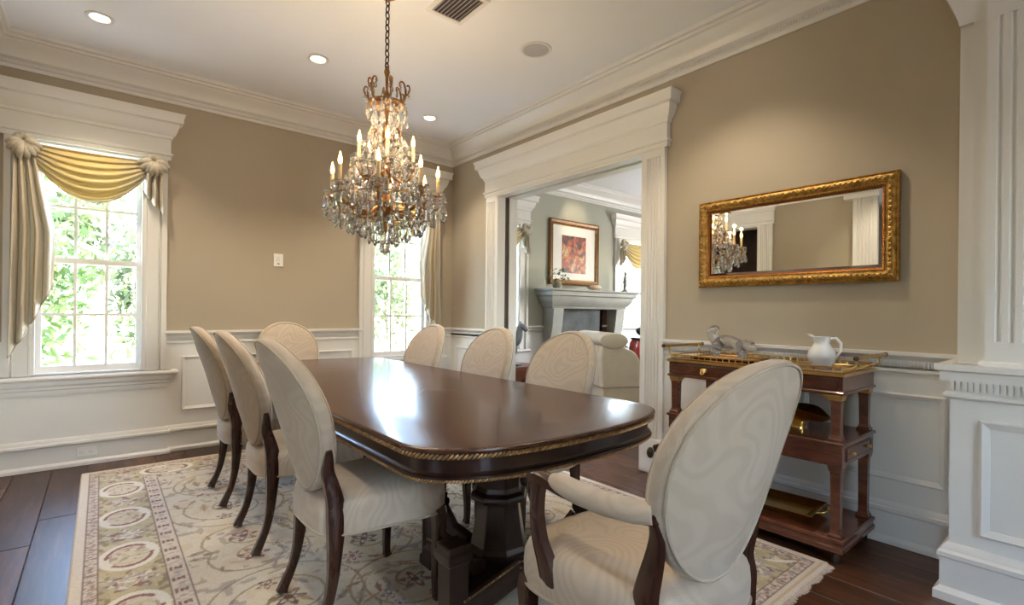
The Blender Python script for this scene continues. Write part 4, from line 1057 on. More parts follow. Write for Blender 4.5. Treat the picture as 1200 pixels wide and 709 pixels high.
# ================================================================== WINDOW DRAPERY
def cloth(name, grid, mat, parent, uv=True, thick=.004):
    ny_, nx_ = len(grid), len(grid[0])
    me = bpy.data.meshes.new(name)
    me.from_pydata([p for r in grid for p in r], [], [(j * nx_ + i, j * nx_ + i + 1, (j + 1) * nx_ + i + 1, (j + 1) * nx_ + i) for j in range(ny_ - 1) for i in range(nx_ - 1)])
    ul = me.uv_layers.new(name='UVMap')
    for lp in me.loops:
        j, i = divmod(lp.vertex_index, nx_); ul.data[lp.index].uv = (i / (nx_ - 1), j / (ny_ - 1))
    me.materials.append(MATS[mat])
    o = link(name, me, parent, 179)
    md = o.modifiers.new('thickness', 'SOLIDIFY'); md.thickness = thick; md.offset = 0
    return o
def drapery(x0, x1, wy, long_side, label, ztop=2.41, sag=.38, zlong=.86, zshort=1.98):
    cx = (x0 + x1) / 2; d = empty('window_drapery', (cx, wy, 0)); tag(d, label, 'curtain', 'swagged silk window dressings')
    hw = (x1 - x0) / 2
    # swag: nested catenaries with deep folds
    g = []; NV, NU = 44, 40
    for j in range(NV + 1):
        v = j / NV; row = []
        for i in range(NU + 1):
            u = -1 + 2 * i / NU
            depth = .02 + sag * v ** 1.05
            z = ztop - depth * (1 - abs(u) ** 2.2) - .12 * v * (abs(u) ** 3) * 0.6
            x = u * hw * (1 - .03 * v)
            fold = .5 + .5 * math.cos(v * 2 * PI * 6.5 + 1.4 * u)
            bulge = (1 - u * u) * (.035 + .05 * math.sin(PI * min(1, v * 1.05)))
            y = -.050 - bulge - .028 * fold * (1 - .4 * abs(u))
            row.append((x, y, z - .012 * fold))
        g.append(row)
    sw = cloth('swag', g, 'silk_gold', d)
    # edge roll along the swag's hem
    # gathered rosette knots
    for s in (-1, 1):
        R = random.Random(5 + s); m = MB(); kx_, kz_ = s * (hw - .005), ztop - .02
        for k in range(8):       # gathered knot: plump folds fanning down and a puff above
            a = -PI / 2 + (k - 3.5) * .42; L = .085 + .03 * R.random()
            P = [(kx_ + .012 * math.cos(a), -.105, kz_), (kx_ + L * .55 * math.cos(a), -.125 - .012 * R.random(), kz_ + L * .6 * math.sin(a)), (kx_ + L * math.cos(a), -.095, kz_ + L * math.sin(a) - .015)]
            m.tube(catmull(P, 4), [.012, .018, .023, .026, .026, .024, .021, .017, .010], 8)
        for k in range(4):
            a = .4 + k * .75
            m.ball((kx_ + .030 * math.cos(a), -.10, kz_ + .018 + .022 * math.sin(a)), .030, 10, 6)
        m.build('rosette', 'silk_stripe', d, smooth=180)
        # tail: pleated, cut on a slant: longest at the outer edge
        long = (s == long_side)
        L1 = ztop - .05 - (zlong if long else zshort); L0 = L1 * (.66 if long else .55)
        wid0, wid1 = (.085, .185) if long else (.085, .15)
        g = []; NV, NU = 40, 48
        for j in range(NV + 1):
            v = j / NV; row = []
            for i in range(NU + 1):
                u = i / NU                          # 0 outer edge, 1 inner edge
                L = L1 + (L0 - L1) * (u ** 1.15)
                z = ztop - .05 - L * v
                spread = wid0 + (wid1 - wid0) * min(1, (ztop - .05 - z) / .6)
                x = s * (hw + .045 - spread * 1.25 * u * (1.0) + (.02 * v if long else .02 * v))
                y = -.085 - .030 * math.cos(u * 2 * PI * (3.5 if long else 2.5)) * (.6 + .6 * min(1, v * 2)) - .008 * math.sin(9 * v + 5 * u)
                z -= .014 * math.cos(u * 2 * PI * (3.5 if long else 2.5)) * v
                row.append((x, y, z))
            g.append(row)
        tl = cloth('tail', g, 'silk_stripe', d)
        if long: MB().tube(g[-1], .006, 6).build('fringe_trim', 'piping_cream', tl, smooth=60)
    return d
drapery(W1[0] - .045, W1[1] + .055, YB - .005, -1, 'gold silk swag with a long striped tail against the room corner, on the wide-sill window')
drapery(W2[0] - .045, W2[1] + .045, YB - .005, 1, 'gold silk swag with a long striped tail on the window behind the chandelier')
drapery(LW1[0] - .03, LW1[1] + .03, YLIV - .005, -1, 'cream gold swag on the living room window beside the pocket door', ztop=2.38, sag=.34)
drapery(LW2[0] - .03, LW2[1] + .03, YLIV - .005, 1, 'cream gold swag on the living room window beyond the mantel', ztop=2.38, sag=.40)

# ================================================================== WALL MIRROR
MYC, MZC = (0.742 + 1.876) / 2, (1.388 + 1.970) / 2
mi = empty('wall_mirror', (XR, MYC, MZC)); tag(mi, 'wide rectangular mirror in a carved gilt frame on the beige wall', 'mirror')
hy, hz = .567, .291
def frame_ring(prof, parent, name, mat, smooth=None, hy_=hy, hz_=hz):
    rg = [[(-d, a, b) for a, b in ((-hy_ + o, -hz_ + o), (hy_ - o, -hz_ + o), (hy_ - o, hz_ - o), (-hy_ + o, hz_ - o))] for o, d in prof]
    return MB().rings(rg, False, False).build(name, mat, parent, smooth=smooth)
fr = frame_ring([(0, 0), (0, .030), (.006, .040), (.012, .034), (.020, .040), (.034, .046), (.048, .040), (.054, .030), (.060, .030)], mi, 'frame', 'gilt_frame')
frame_ring([(.058, .030), (.062, .034), (.068, .030), (.070, .020), (.076, .018)], mi, 'inner_lip', 'gilt_red')
# carved leaves along the frame and bead row inside
lv = MB()
def carve(a, b, nx_, along):
    for sgn in (-1, 1):
        ang = sgn * .6
        c, s_ = math.cos(ang), math.sin(ang)
        rings = []
        for k, w in ((-1, .15), (-.5, .8), (0, 1), (.5, .8), (1, .15)):
            row = []
            for j in range(6):
                q = 2 * PI * j / 6
                u, v = k * .017, w * .0070 * math.cos(q)
                aa, bb = u * c - v * s_, u * s_ + v * c
                dd = .046 + w * .010 * math.sin(q)
                row.append((-dd, a + (aa if along else bb), b + (bb if along else aa)))
            rings.append(row)
        lv.rings(rings)
n = int(2 * hy / .028)
for k in range(n):
    a = -hy + .03 + (2 * hy - .06) * k / (n - 1)
    for s in (-1, 1): carve(a, s * (hz - .034), 0, True)
n = int(2 * hz / .028)
for k in range(1, n - 1):
    b = -hz + .03 + (2 * hz - .06) * k / (n - 1)
    for s in (-1, 1): carve(s * (hy - .034), b, 0, False)
tag(lv.build('carved_leaf', 'gilt_frame', fr, smooth=80), kind='stuff')
bd = MB()
for k in range(int(2 * (hy - .064) / .013)):
    a = -(hy - .064) + k * .013
    for s in (-1, 1): bd.ball((-.034, a, s * (hz - .064)), .0048, 6, 4)
for k in range(int(2 * (hz - .064) / .013)):
    b = -(hz - .064) + k * .013
    for s in (-1, 1): bd.ball((-.034, s * (hy - .064), b), .0048, 6, 4)
tag(bd.build('bead_row', 'gilt_frame', fr), kind='stuff')
gy, gz, bv = hy - .074, hz - .074, .018
MB().rings([[(-.012, a * gy, b * gz) for a, b in ((-1, -1), (1, -1), (1, 1), (-1, 1))], [(-.0155, a * (gy - bv), b * (gz - bv)) for a, b in ((-1, -1), (1, -1), (1, 1), (-1, 1))]], False, True).build('glass', 'mirror_silver', mi)
MB().box(-.011, 0, -hy + .01, hy - .01, -hz + .01, hz - .01).build('backing', 'dark_wood_panel', mi)

# ================================================================== SERVING CART
KX0, KX1, KY0, KY1 = 2.725, 3.215, .832, 1.795
kc = empty('serving_cart', ((KX0 + KX1) / 2, (KY0 + KY1) / 2, 0)); tag(kc, 'mahogany three tier serving cart with brass gallery and handles under the mirror', 'serving cart')
kx, ky = (KX1 - KX0) / 2, (KY1 - KY0) / 2
def rect(hx, hy_, z): return [(-hx, -hy_, z), (hx, -hy_, z), (hx, hy_, z), (-hx, hy_, z)]
def slab(name, prof, par=kc): return MB().rings([rect(kx - o, ky - o, z) for o, z in prof]).build(name, 'cart_mahogany', par, bevel=.002)
slab('lower_shelf', [(.012, .055), (.0, .065), (.0, .085), (.006, .09), (.006, .105), (.0, .112), (.0, .126), (.008, .13)])
mid = slab('middle_shelf', [(.010, .475), (.010, .572), (.0, .576), (.0, .588), (.008, .592)])
top = slab('top_case', [(.010, .818), (.002, .822), (.002, .832), (.010, .836), (.010, .905), (.0, .910), (.0, .922), (.012, .926)])
for sx in (-1, 1):
    for sy in (-1, 1):
        px, py = sx * (kx - .042), sy * (ky - .042)
        for z0, z1 in ((.128, .476), (.590, .820)):
            def sq(s, z): return [(px - s, py - s, z), (px + s, py - s, z), (px + s, py + s, z), (px - s, py + s, z)]
            post = MB().rings([sq(.030, z0), sq(.030, z0 + .012), sq(.024, z0 + .020), sq(.020, z0 + .035), sq(.022, z1 - .05), sq(.024, z1 - .03), sq(.024, z1)]).build('post', 'cart_mahogany', kc, bevel=.002)
            MB().rings([sq(.0245, z1 - .03), sq(.028, z1 - .026), sq(.028, z1 - .020), sq(.031, z1 - .008), sq(.031, z1)]).build('collar', 'brass' if z1 > .7 else 'cart_mahogany', post)
        # brass spandrel under the case
        MB().add([(px - .02, py + sy * -.02, .818), (px - .02, py - sy * .075, .818), (px - .02, py - sy * .03, .79), (px - .02, py - sy * .02, .77), (px - .010, py + sy * -.02, .818), (px - .010, py - sy * .075, .818), (px - .010, py - sy * .03, .79), (px - .010, py - sy * .02, .77)],
                 [(0, 1, 2, 3), (4, 7, 6, 5), (0, 4, 5, 1), (1, 5, 6, 2), (2, 6, 7, 3), (3, 7, 4, 0)]).build('spandrel', 'brass', kc)
        cs = MB(); cs.lathe([(.001, -.055), (.016, -.055), (.02, -.02), (.012, -.006), (.012, .0), (.001, .0)], 12, (px, py, .056))
        cs.build('caster', 'dark_iron', kc, smooth=50)
# drawers on the front of the case (facing the table) and on the end of the middle shelf
def pull(par, x, y, z, ax):
    m = MB()
    if ax == 'x':
        m.lathe([(.001, -.012), (.016, -.010), (.018, 0), (.016, .010), (.001, .012)], 12, (x - .004, y, z)); m.tube([(x - .012, y - .012, z + .002), (x - .022, y - .010, z - .016), (x - .024, y, z - .022), (x - .022, y + .010, z - .016), (x - .012, y + .012, z + .002)], .003, 6)
    else:
        m.ball((x, y - .012, z), .010, 10, 6); m.tube([(x, y, z), (x, y - .008, z)], .004, 6)
    m.build('pull', 'brass', par, smooth=60)
for s in (-1, 1):
    dr_ = MB().box(-kx - .004 + .010, -kx + .03, s * ky * .49 - ky * .46, s * ky * .49 + ky * .46, .842, .900).build('drawer', 'cart_mahogany', kc, bevel=.003)
    m = MB(); yc = s * ky * .49; a, b = yc - ky * .46 + .004, yc + ky * .46 - .004
    for p in ((a, a + .004, .846, .896), (b - .004, b, .846, .896), (a, b, .846, .850), (a, b, .892, .896)): m.box(-kx + .004, -kx + .008, p[0], p[1], p[2], p[3])
    m.build('string_inlay', 'table_dark', dr_)
    pull(dr_, -kx + .004, yc, .872, 'x')
ed = MB().box(-kx + .06, kx - .06, -ky + .005, -ky + .04, .492, .560).build('drawer', 'cart_mahogany', kc, bevel=.003)
m = MB()
for p in ((-kx + .066, -kx + .07, .498, .554), (kx - .07, kx - .066, .498, .554), (-kx + .066, kx - .066, .498, .502), (-kx + .066, kx - .066, .550, .554)): m.box(p[0], p[1], -ky + .003, -ky + .007, p[2], p[3])
m.build('string_inlay', 'table_dark', ed)
for x in (-.12, .12): pull(ed, x, -ky + .006, .526, 'y')
# brass gallery on top and end handles
m = MB(); ins = .018
loop = [(-kx + ins, -ky + ins), (kx - ins, -ky + ins), (kx - ins, ky - ins), (-kx + ins, ky - ins)]
for z_, r_ in ((.952, .0045), (.930, .003)):
    for i in range(4): m.tube([(*loop[i], z_), (*loop[(i + 1) % 4], z_)], r_, 6)
for i in range(4):
    (xa, ya), (xb, yb) = loop[i], loop[(i + 1) % 4]; L = math.hypot(xb - xa, yb - ya); nn = int(L / .036)
    for k in range(nn): m.tube([(xa + (xb - xa) * k / nn, ya + (yb - ya) * k / nn, .925), (xa + (xb - xa) * k / nn, ya + (yb - ya) * k / nn, .952)], .0028, 5)
m.build('gallery', 'brass', kc, smooth=60)
MB().rings([rect(kx + .001, ky + .001, z_) for z_ in (.9085, .9235)], False, False).build('edge_band', 'brass', kc)
for s in (-1, 1):
    h = empty('handle', (0, s * ky, 0)); h.parent = kc
    MB().tube([(-kx + .02, s * .040, 1.000), (kx + -.01, s * .040, 1.000)], .0095, 10).build('grip', 'brass', h, smooth=60)
    for x in (-kx, kx): MB().ball((x + (.02 if x < 0 else -.01), s * .040, 1.000), .012, 10, 6).build('grip_knob', 'dark_iron', h, smooth=60)
    for x in (-kx + .07, kx - .07):
        MB().tube([(x, -s * .018, .940), (x, s * .010, .945), (x, s * .030, .960), (x, s * .026, .980), (x, s * .040, .998)], .005, 6).build('bracket', 'brass', h, smooth=60)

# ---- things on the cart
KCX, KCY = (KX0 + KX1) / 2, (KY0 + KY1) / 2
# white pitcher
pt = empty('pitcher', (2.93, 1.0, .927)); pt.scale = (1.08, 1.08, 1.12); tag(pt, 'small white porcelain pitcher with a looped handle on the serving cart', 'pitcher')
b_ = MB().lathe([(.001, 0), (.034, 0), (.038, .006), (.056, .03), (.062, .055), (.056, .082), (.040, .104), (.034, .116), (.038, .134), (.044, .146), (.040, .146), (.030, .118), (.034, .10), (.001, .09)], 28)
b_.v = [(x, y + (.022 * max(0, (z - .125)) / .02 * (1 if y > .02 else 0) * (1 if abs(x) < .02 else .3)), z + (.012 if (z > .13 and y > .02 and abs(x) < .02) else 0)) for x, y, z in b_.v]
b_.build('body', 'porcelain', pt, smooth=70)
MB().tube([(0, -.036, .136), (0, -.062, .140), (0, -.082, .118), (0, -.082, .085), (0, -.066, .06), (0, -.054, .05)], [.007, .0075, .007, .006, .006, .007], 8).build('handle', 'porcelain', pt, smooth=70)
# clear glass prancing animal sculpture on a brass tray
tr_ = empty('serving_tray', (2.96, 1.52, .927)); tag(tr_, 'shallow dark tray with a brass rim under the glass sculpture on the cart top', 'tray')
MB().rings([rect(.12, .17, 0), rect(.13, .18, .012)]).build('base', 'cart_mahogany', tr_)
MB().tube([(-.13, -.18, .014), (.13, -.18, .014), (.13, .18, .014), (-.13, .18, .014)], .005, 6, closed=True).build('rim', 'brass', tr_)
gs = empty('glass_sculpture', (2.92, 1.50, .942)); gs.scale = (1.0, .85, .85); tag(gs, 'clear glass leaping animal sculpture with arched body on the serving cart', 'sculpture')
def sc_(pts, rad, nm): MB().tube([(x, y, z) for x, y, z in smooth3(pts)], [np.interp(i, np.linspace(0, len(smooth3(pts)) - 1, len(rad)), rad) for i in range(len(smooth3(pts)))], 12).build(nm, 'clear_glass', gs, smooth=80)
def smooth3(pts, n=4):
    P = [Vector(p) for p in pts]; out = []
    for i in range(len(P) - 1):
        p0, p1, p2, p3 = P[max(i - 1, 0)], P[i], P[i + 1], P[min(i + 2, len(P) - 1)]
        for k in range(n):
            t = k / n; out.append(tuple(.5 * ((2 * p1) + (p2 - p0) * t + (2 * p0 - 5 * p1 + 4 * p2 - p3) * t * t + (3 * p1 - p0 - 3 * p2 + p3) * t ** 3)))
    out.append(tuple(P[-1])); return out
sc_([(0, .10, .02), (0, .085, .07), (0, .055, .115), (0, .0, .125), (0, -.055, .105), (0, -.085, .06), (0, -.10, .015)], [.028, .036, .038, .034, .036, .036, .028], 'body')
sc_([(0, .075, .09), (0, .115, .14), (0, .125, .175), (0, .105, .20), (0, .08, .205)], [.036, .036, .034, .030, .016], 'neck')
sc_([(0, -.07, .085), (0, -.13, .10), (0, -.165, .085), (.01, -.175, .10)], [.032, .034, .036, .020], 'tail')
sc_([(.02, .095, .06), (.025, .12, .03), (.03, .13, 0.006)], [.022, .018, .016], 'foreleg')
sc_([(-.02, -.09, .05), (-.025, -.115, .025), (-.03, -.12, .006)], [.022, .018, .016], 'hind_leg')
# brass leaf-shaped dish on the middle shelf
ld = empty('brass_dish', (2.97, 1.13, .593)); tag(ld, 'flared brass leaf dish on the middle shelf of the serving cart', 'dish')
m = MB(); rg = []
for k, (r, z_) in enumerate(((.02, .0), (.03, .012), (.028, .03), (.05, .045), (.10, .062), (.135, .09), (.130, .094), (.09, .07), (.03, .052))):
    rg.append([((r * (1 + .12 * math.cos(3 * a) * (r > .04))) * math.cos(a) * .8, (r * (1 + .12 * math.cos(3 * a) * (r > .04))) * math.sin(a) * 1.25, z_ + (.018 * math.cos(2 * a) if r > .08 else 0)) for a in [2 * PI * j / 28 for j in range(28)]])
m.rings(rg).build('bowl', 'brass', ld, smooth=60)
MB().lathe([(.001, -.0005), (.045, -.0005), (.045, .006), (.02, .014), (.001, .014)], 20).build('foot', 'brass', ld, smooth=50)
# gold tray on the lower shelf
gt = empty('gold_tray', (2.93, 1.23, .131)); gt.rotation_euler = (0, 0, math.radians(4)); tag(gt, 'rectangular polished gold tray with loop handles on the lowest shelf of the cart', 'tray')
MB().rings([rect(.10, .17, 0), rect(.10, .17, .006), rect(.145, .225, .042), rect(.147, .227, .046), rect(.141, .221, .046), rect(.098, .168, .010)]).build('dish', 'tray_gold', gt, bevel=.001)
for s in (-1, 1):
    MB().tube([(-.055, s * .222, .043), (-.05, s * .252, .05), (0, s * .265, .052), (.05, s * .252, .05), (.055, s * .222, .043)], .006, 8).build('handle', 'tray_gold', gt, smooth=60)

# ================================================================== LIVING ROOM
# ---- fireplace
FX0, FX1 = 4.70, 6.72; FC = (FX0 + FX1) / 2; FW = FX1 - FX0
fp = empty('fireplace', (FC, YLIV - T, 0)); tag(fp, 'grey carved stone fireplace with a deep stepped mantel shelf', 'fireplace')
lx = FW / 2 - .20
MB().sweep([(-lx, .0), (-lx, -.22), (lx, -.22), (lx, .0)], [(-.20, 1.265), (.0, 1.265), (.008, 1.285), (.0, 1.29), (.012, 1.305), (.05, 1.34), (.085, 1.40), (.09, 1.44), (.125, 1.455), (.125, 1.505), (.15, 1.52), (.15, 1.545), (-.20, 1.545)], side=-1).box(-lx, lx, -.21, 0, 1.265, 1.54).build('mantel', 'stone_grey', fp, smooth=25)
for s in (-1, 1):
    x = s * (lx - .12)
    jb = MB(); jb.extrude_z([(x - .13, 0), (x - .13, -.20), (x + .13, -.20), (x + .13, 0)], 0, .16)
    prof = [(.16, -.175), (.35, -.165), (.60, -.15), (.85, -.165), (1.02, -.20), (1.265, -.225)]
    jb.rings([[(x - .10, 0, z_), (x - .10, d, z_), (x + .10, d, z_), (x + .10, 0, z_)] for z_, d in prof])
    jb.build('jamb_stone', 'stone_grey', fp, bevel=.008)
MB().box(-lx + .22, -lx + .36, -.05, 0, 0, 1.265).box(lx - .42, lx - .36, -.05, 0, 0, 1.265).box(-lx + .22, lx - .36, -.05, 0, .88, 1.265).build('surround_slab', 'stone_dark', fp)
MB().box(-lx + .36, lx - .22, -.02, 0, 0, 1.265).build('firebox', 'firebrick', fp)
MB().box(-lx - .15, lx + .15, -.55, .0, 0.002, .03).build('hearth', 'stone_dark', fp, bevel=.004)
# ---- framed print over the mantel
pa = empty('framed_print', (5.56, YLIV, 2.105)); pa.rotation_euler = (0, 0, 0); tag(pa, 'framed red and orange abstract print with a white mat above the mantel', 'picture')
pw, phh = .54, .485
def pring(prof, nm, mat, par): return MB().rings([[(a, -d, b) for a, b in ((-pw + o, -phh + o), (pw - o, -phh + o), (pw - o, phh - o), (-pw + o, phh - o))] for o, d in prof], False, False).build(nm, mat, par)
pring([(0, 0), (0, .03), (.02, .042), (.05, .030), (.065, .034), (.075, .02), (.08, .012)], 'frame', 'frame_umber', pa)
pring([(.070, .020), (.078, .022), (.086, .014)], 'gilt_slip', 'gilt_frame', pa)
MB().box(-pw + .02, pw - .02, -.012, -.002, -phh + .02, phh - .02).build('mat', 'mat_board', pa)
MB().box(-.27, .25, -.0145, -.011, -.30, .26).build('print', 'abstract_print', pa)
# ---- on the mantel
MZ = 1.546
fp1 = empty('potted_flowers', (4.99, 5.08, MZ)); tag(fp1, 'small pot of dried flowers on the mantel in front of the frame', 'plant')
MB().lathe([(.001, 0), (.05, 0), (.07, .05), (.06, .10), (.05, .10), (.001, .09)], 16).build('pot', 'flower_pot', fp1, smooth=60)
m = MB(); R = random.Random(4)
for k in range(70):
    a, e_, r = R.random() * 6.28, R.random() * 1.3, .10 + .09 * R.random()
    p = Vector((r * math.cos(a) * math.cos(e_), r * math.sin(a) * math.cos(e_), .10 + r * math.sin(e_) * 1.1)); u = Vector((R.random() - .5, R.random() - .5, R.random() - .5)).normalized() * .03; v = u.orthogonal().normalized() * .012
    m.add([p - u, p + v, p + u, p - v], [(0, 1, 2, 3)])
m.build('foliage', 'leaf_green', fp1)
sh = empty('seashell_ornament', (5.77, 5.06, MZ)); tag(sh, 'low tan seashell ornament on the mantel below the print', 'ornament')
m = MB(); rg = []
for k in range(9):
    t = k / 8; r = .075 * math.sin(PI * (.12 + .8 * t)); rg.append([(-.14 + .28 * t, r * math.cos(a), .045 + .6 * r * math.sin(a) - .002) for a in [2 * PI * j / 12 for j in range(12)]])
m.rings(rg).build('shell', 'shell_tan', sh, smooth=40)
MB().box(-.08, .08, -.04, .04, 0, .012).build('stand', 'dark_wood_panel', sh)
fg = empty('mantel_figurine', (6.52, 5.08, MZ)); tag(fg, 'slim grey upright figurine at the end of the mantel', 'figurine')
MB().lathe([(.001, 0), (.05, 0), (.05, .02), (.02, .04), (.03, .12), (.035, .18), (.02, .23), (.012, .26), (.024, .29), (.02, .32), (.001, .335)], 14).build('body', 'stone_grey', fg, smooth=60)
MB().tube([(0, 0, .22), (.04, 0, .26), (.05, 0, .34)], [.012, .010, .006], 8).build('arm', 'stone_grey', fg, smooth=60)
# ---- tub chair seen from behind
ac = empty('scroll_back_chair', (4.17, 3.555, 0), math.radians(-26)); tag(ac, 'cream upholstered chair with a fat rolled back and swooping arms, seen through the opening', 'armchair')
# local x: back to front, local y: across the seat
prof = [(.03, .06), (.02, .40), (.0, .72), (.02, .86), (.10, .92), (.24, .90), (.27, .84)] + [(.27 + .20 * math.sin(a), .84 - .20 * (1 - math.cos(a)) - .02) for a in [PI / 2 * k / 8 for k in range(1, 9)]] + [(.60, .615), (.80, .60), (.86, .56), (.86, .06)]
for y0_ in (0.0, .70):
    MB().rings([[(x, y0_ + dy, z) for x, z in prof] for dy in (0, .11)]).build('side_panel', 'cream_upholstery', ac, bevel=.015)
MB().rings([[(x, yy, z) for x, z in ((.03, .06), (.02, .40), (.0, .72), (.02, .90), (.20, .90), (.24, .70), (.26, .40), (.26, .06))] for yy in (.10, .71)]).build('back', 'cream_upholstery', ac, bevel=.02)
MB().tube([(.14, -.03, .905), (.14, -.02, .905), (.14, .83, .905), (.14, .84, .905)], [.07, .086, .086, .07], 24, sx=1.9).build('roll', 'cream_upholstery', ac, smooth=60)
MB().box(.24, .88, .115, .695, .28, .47).build('seat_cushion', 'cream_upholstery', ac, bevel=.03)
MB().box(.02, .87, -.008, .818, .03, .395).build('skirt', 'cream_upholstery', ac, bevel=.01)
MB().tube([(.015, -.012, .40), (.875, -.012, .40), (.875, .822, .40), (.015, .822, .40)], .009, 6, closed=True).build('piping', 'piping_cream', ac, smooth=60)
for x in (.08, .80):
    for y in (.06, .75): MB().box(x - .02, x + .02, y - .02, y + .02, 0, .04).build('foot', 'dark_wood_panel', ac)
# ---- red drum table and dark bowl behind the tub chair
rt_ = empty('drum_table', (5.92, 4.23, 0)); rt_.scale = (.74, .74, .94); tag(rt_, 'round red lacquer drum table behind the cream scroll-back chair', 'table')
MB().lathe([(.001, 0), (.20, 0), (.22, .04), (.16, .10), (.14, .30), (.20, .48), (.30, .60), (.33, .72), (.31, .84), (.27, .90), (.001, .905)], 32).build('body', 'red_lacquer', rt_, smooth=50)
MB().lathe([(.24, .895), (.29, .895), (.30, .91), (.29, .925), (.001, .925)], 32).build('top_ring', 'black_bowl', rt_, smooth=50)
bw = empty('dark_bowl', (5.92, 4.23, .871)); tag(bw, 'dark lidded bowl standing on the red drum table', 'bowl')
MB().lathe([(.001, 0), (.08, 0), (.09, .02), (.14, .06), (.15, .10), (.13, .13), (.001, .13)], 24).build('body', 'black_bowl', bw, smooth=50)
MB().lathe([(.001, .13), (.12, .13), (.08, .165), (.02, .175), (.015, .19), (.001, .195)], 24).build('lid', 'black_bowl', bw, smooth=50)
# ---- low red-brown table with a pewter horse
lt = empty('console_table', (3.78, 4.55, 0)); tag(lt, 'low red-brown wooden console with an arched opening, past the opening', 'table')
MB().box(-.20, .30, -.22, .22, .54, .58).build('top', 'red_brown_wood', lt, bevel=.006)
m = MB(); ap = [(-.18, .0)] + [(-.13, .0)] + [(.05 - .18 * math.cos(a), .30 + .16 * math.sin(a)) for a in [PI * k / 10 for k in range(11)]] + [(.23, 0), (.28, 0), (.28, .54), (-.18, .54)]
for yy in (-.20, .18): MB().rings([[(x, yy, z_) for x, z_ in ap], [(x, yy + .025, z_) for x, z_ in ap]]).build('arched_panel', 'red_brown_wood', lt)
MB().box(-.18, .28, -.17, .17, .02, .05).build('stretcher_shelf', 'red_brown_wood', lt)
for sx in (-.19, .27): MB().box(sx - .012, sx + .012, -.20, .20, 0, .54).build('side_panel', 'red_brown_wood', lt)
hs = empty('horse_statue', (3.70, 4.60, .581), math.radians(-60)); tag(hs, 'pewter grey horse statue with a raised head on the low console', 'statue')
def H(pts, rad, nm):
    P = smooth3(pts, 5); MB().tube(P, [float(np.interp(i, np.linspace(0, len(P) - 1, len(rad)), rad)) for i in range(len(P))], 12).build(nm, 'pewter', hs, smooth=80)
MB().box(-.17, .17, -.06, .06, 0, .02).build('base', 'pewter', hs, bevel=.004)
H([(-.14, 0, .27), (-.10, 0, .285), (0, 0, .265), (.08, 0, .275), (.125, 0, .30), (.155, 0, .36), (.165, 0, .42), (.175, 0, .462), (.20, 0, .455), (.235, 0, .425), (.255, 0, .405)], [.03, .062, .058, .066, .060, .046, .038, .036, .034, .026, .018], 'body')
for x, y in ((.09, .03), (.10, -.03)): H([(x, y, .26), (x + .012, y, .18), (x + .002, y, .12), (x + .006, y, .03), (x + .016, y, .02)], [.030, .022, .013, .012, .016], 'foreleg')
for x, y in ((-.11, .03), (-.10, -.03)): H([(x, y, .26), (x + .015, y, .18), (x - .022, y, .12), (x - .012, y, .03), (x, y, .02)], [.036, .024, .014, .012, .016], 'hind_leg')
H([(-.15, 0, .29), (-.19, 0, .26), (-.20, 0, .17)], [.014, .018, .008], 'tail')
H([(.165, 0, .47), (.150, 0, .42), (.135, 0, .36), (.12, 0, .33)], [.008, .016, .018, .008], 'mane')
for y in (-.015, .015): H([(.172, y, .485), (.172, y * 1.2, .505), (.174, y * 1.2, .52)], [.010, .008, .002], 'ear')

# ================================================================== GARDEN OUTSIDE THE WINDOWS
m = MB(); m.box(-60, 140, YLIV + .3, 120, -.75, -.45)
struct(m.build('ground', 'ground_green'), 'lawn outside the windows', 'ground')
m = MB(); m.box(-12, 30, YLIV + .3, YLIV + 2.7, -.46, -.40)  # pale slab out of view, added to bounce sunlight up to the ceiling
struct(m.build('bounce_slab', 'bounce_slab_pale'), 'unseen pale slab added to bounce sunlight onto the ceiling', 'bounce_slab')
def leaf_cloud(name, c, rad, n, size, mat, seed, parent=None):
    rs = np.random.default_rng(seed)
    d = rs.normal(size=(n, 3)); d /= np.linalg.norm(d, axis=1)[:, None]
    r = rs.random(n) ** .45
    lump = 1 + .28 * np.sin(5 * d[:, 0] + seed) * np.cos(4 * d[:, 2] + 2 * d[:, 1])
    p = np.array(c) + d * (r * lump)[:, None] * np.array(rad)
    u = rs.normal(size=(n, 3)); u /= np.linalg.norm(u, axis=1)[:, None]
    w = np.cross(u, rs.normal(size=(n, 3))); w /= np.linalg.norm(w, axis=1)[:, None]
    s = (size * (.6 + .8 * rs.random(n)))[:, None]
    V = np.stack([p - u * s, p + w * s * .38, p + u * s, p - w * s * .38], 1).reshape(-1, 3)
    me = bpy.data.meshes.new(name); me.vertices.add(4 * n); me.vertices.foreach_set('co', V.astype(np.float32).ravel())
    me.loops.add(4 * n); me.loops.foreach_set('vertex_index', np.arange(4 * n, dtype=np.int32))
    me.polygons.add(n); me.polygons.foreach_set('loop_start', np.arange(0, 4 * n, 4, dtype=np.int32)); me.update(calc_edges=True)
    me.materials.append(MATS[mat]); return link(name, me, parent)
def tree(x, y, h, rad, n, size, mat, seed, label, group, trunk=.07, name='garden_tree'):
    t = empty(name, (x, y, -.45)); tag(t, label, 'tree' if 'tree' in name else 'shrub', group)
    R = random.Random(seed)
    MB().tube([(0, 0, 0), (.04, .02, h * .3), (-.03, .04, h * .6), (.02, 0, h * .85)], [trunk, trunk * .85, trunk * .65, trunk * .4], 8).build('trunk', 'bark', t, smooth=60)
    o = leaf_cloud('crown', (0, 0, h - rad[2] * .55), rad, n, size, mat, seed, t); o['kind'] = 'stuff'
    return t
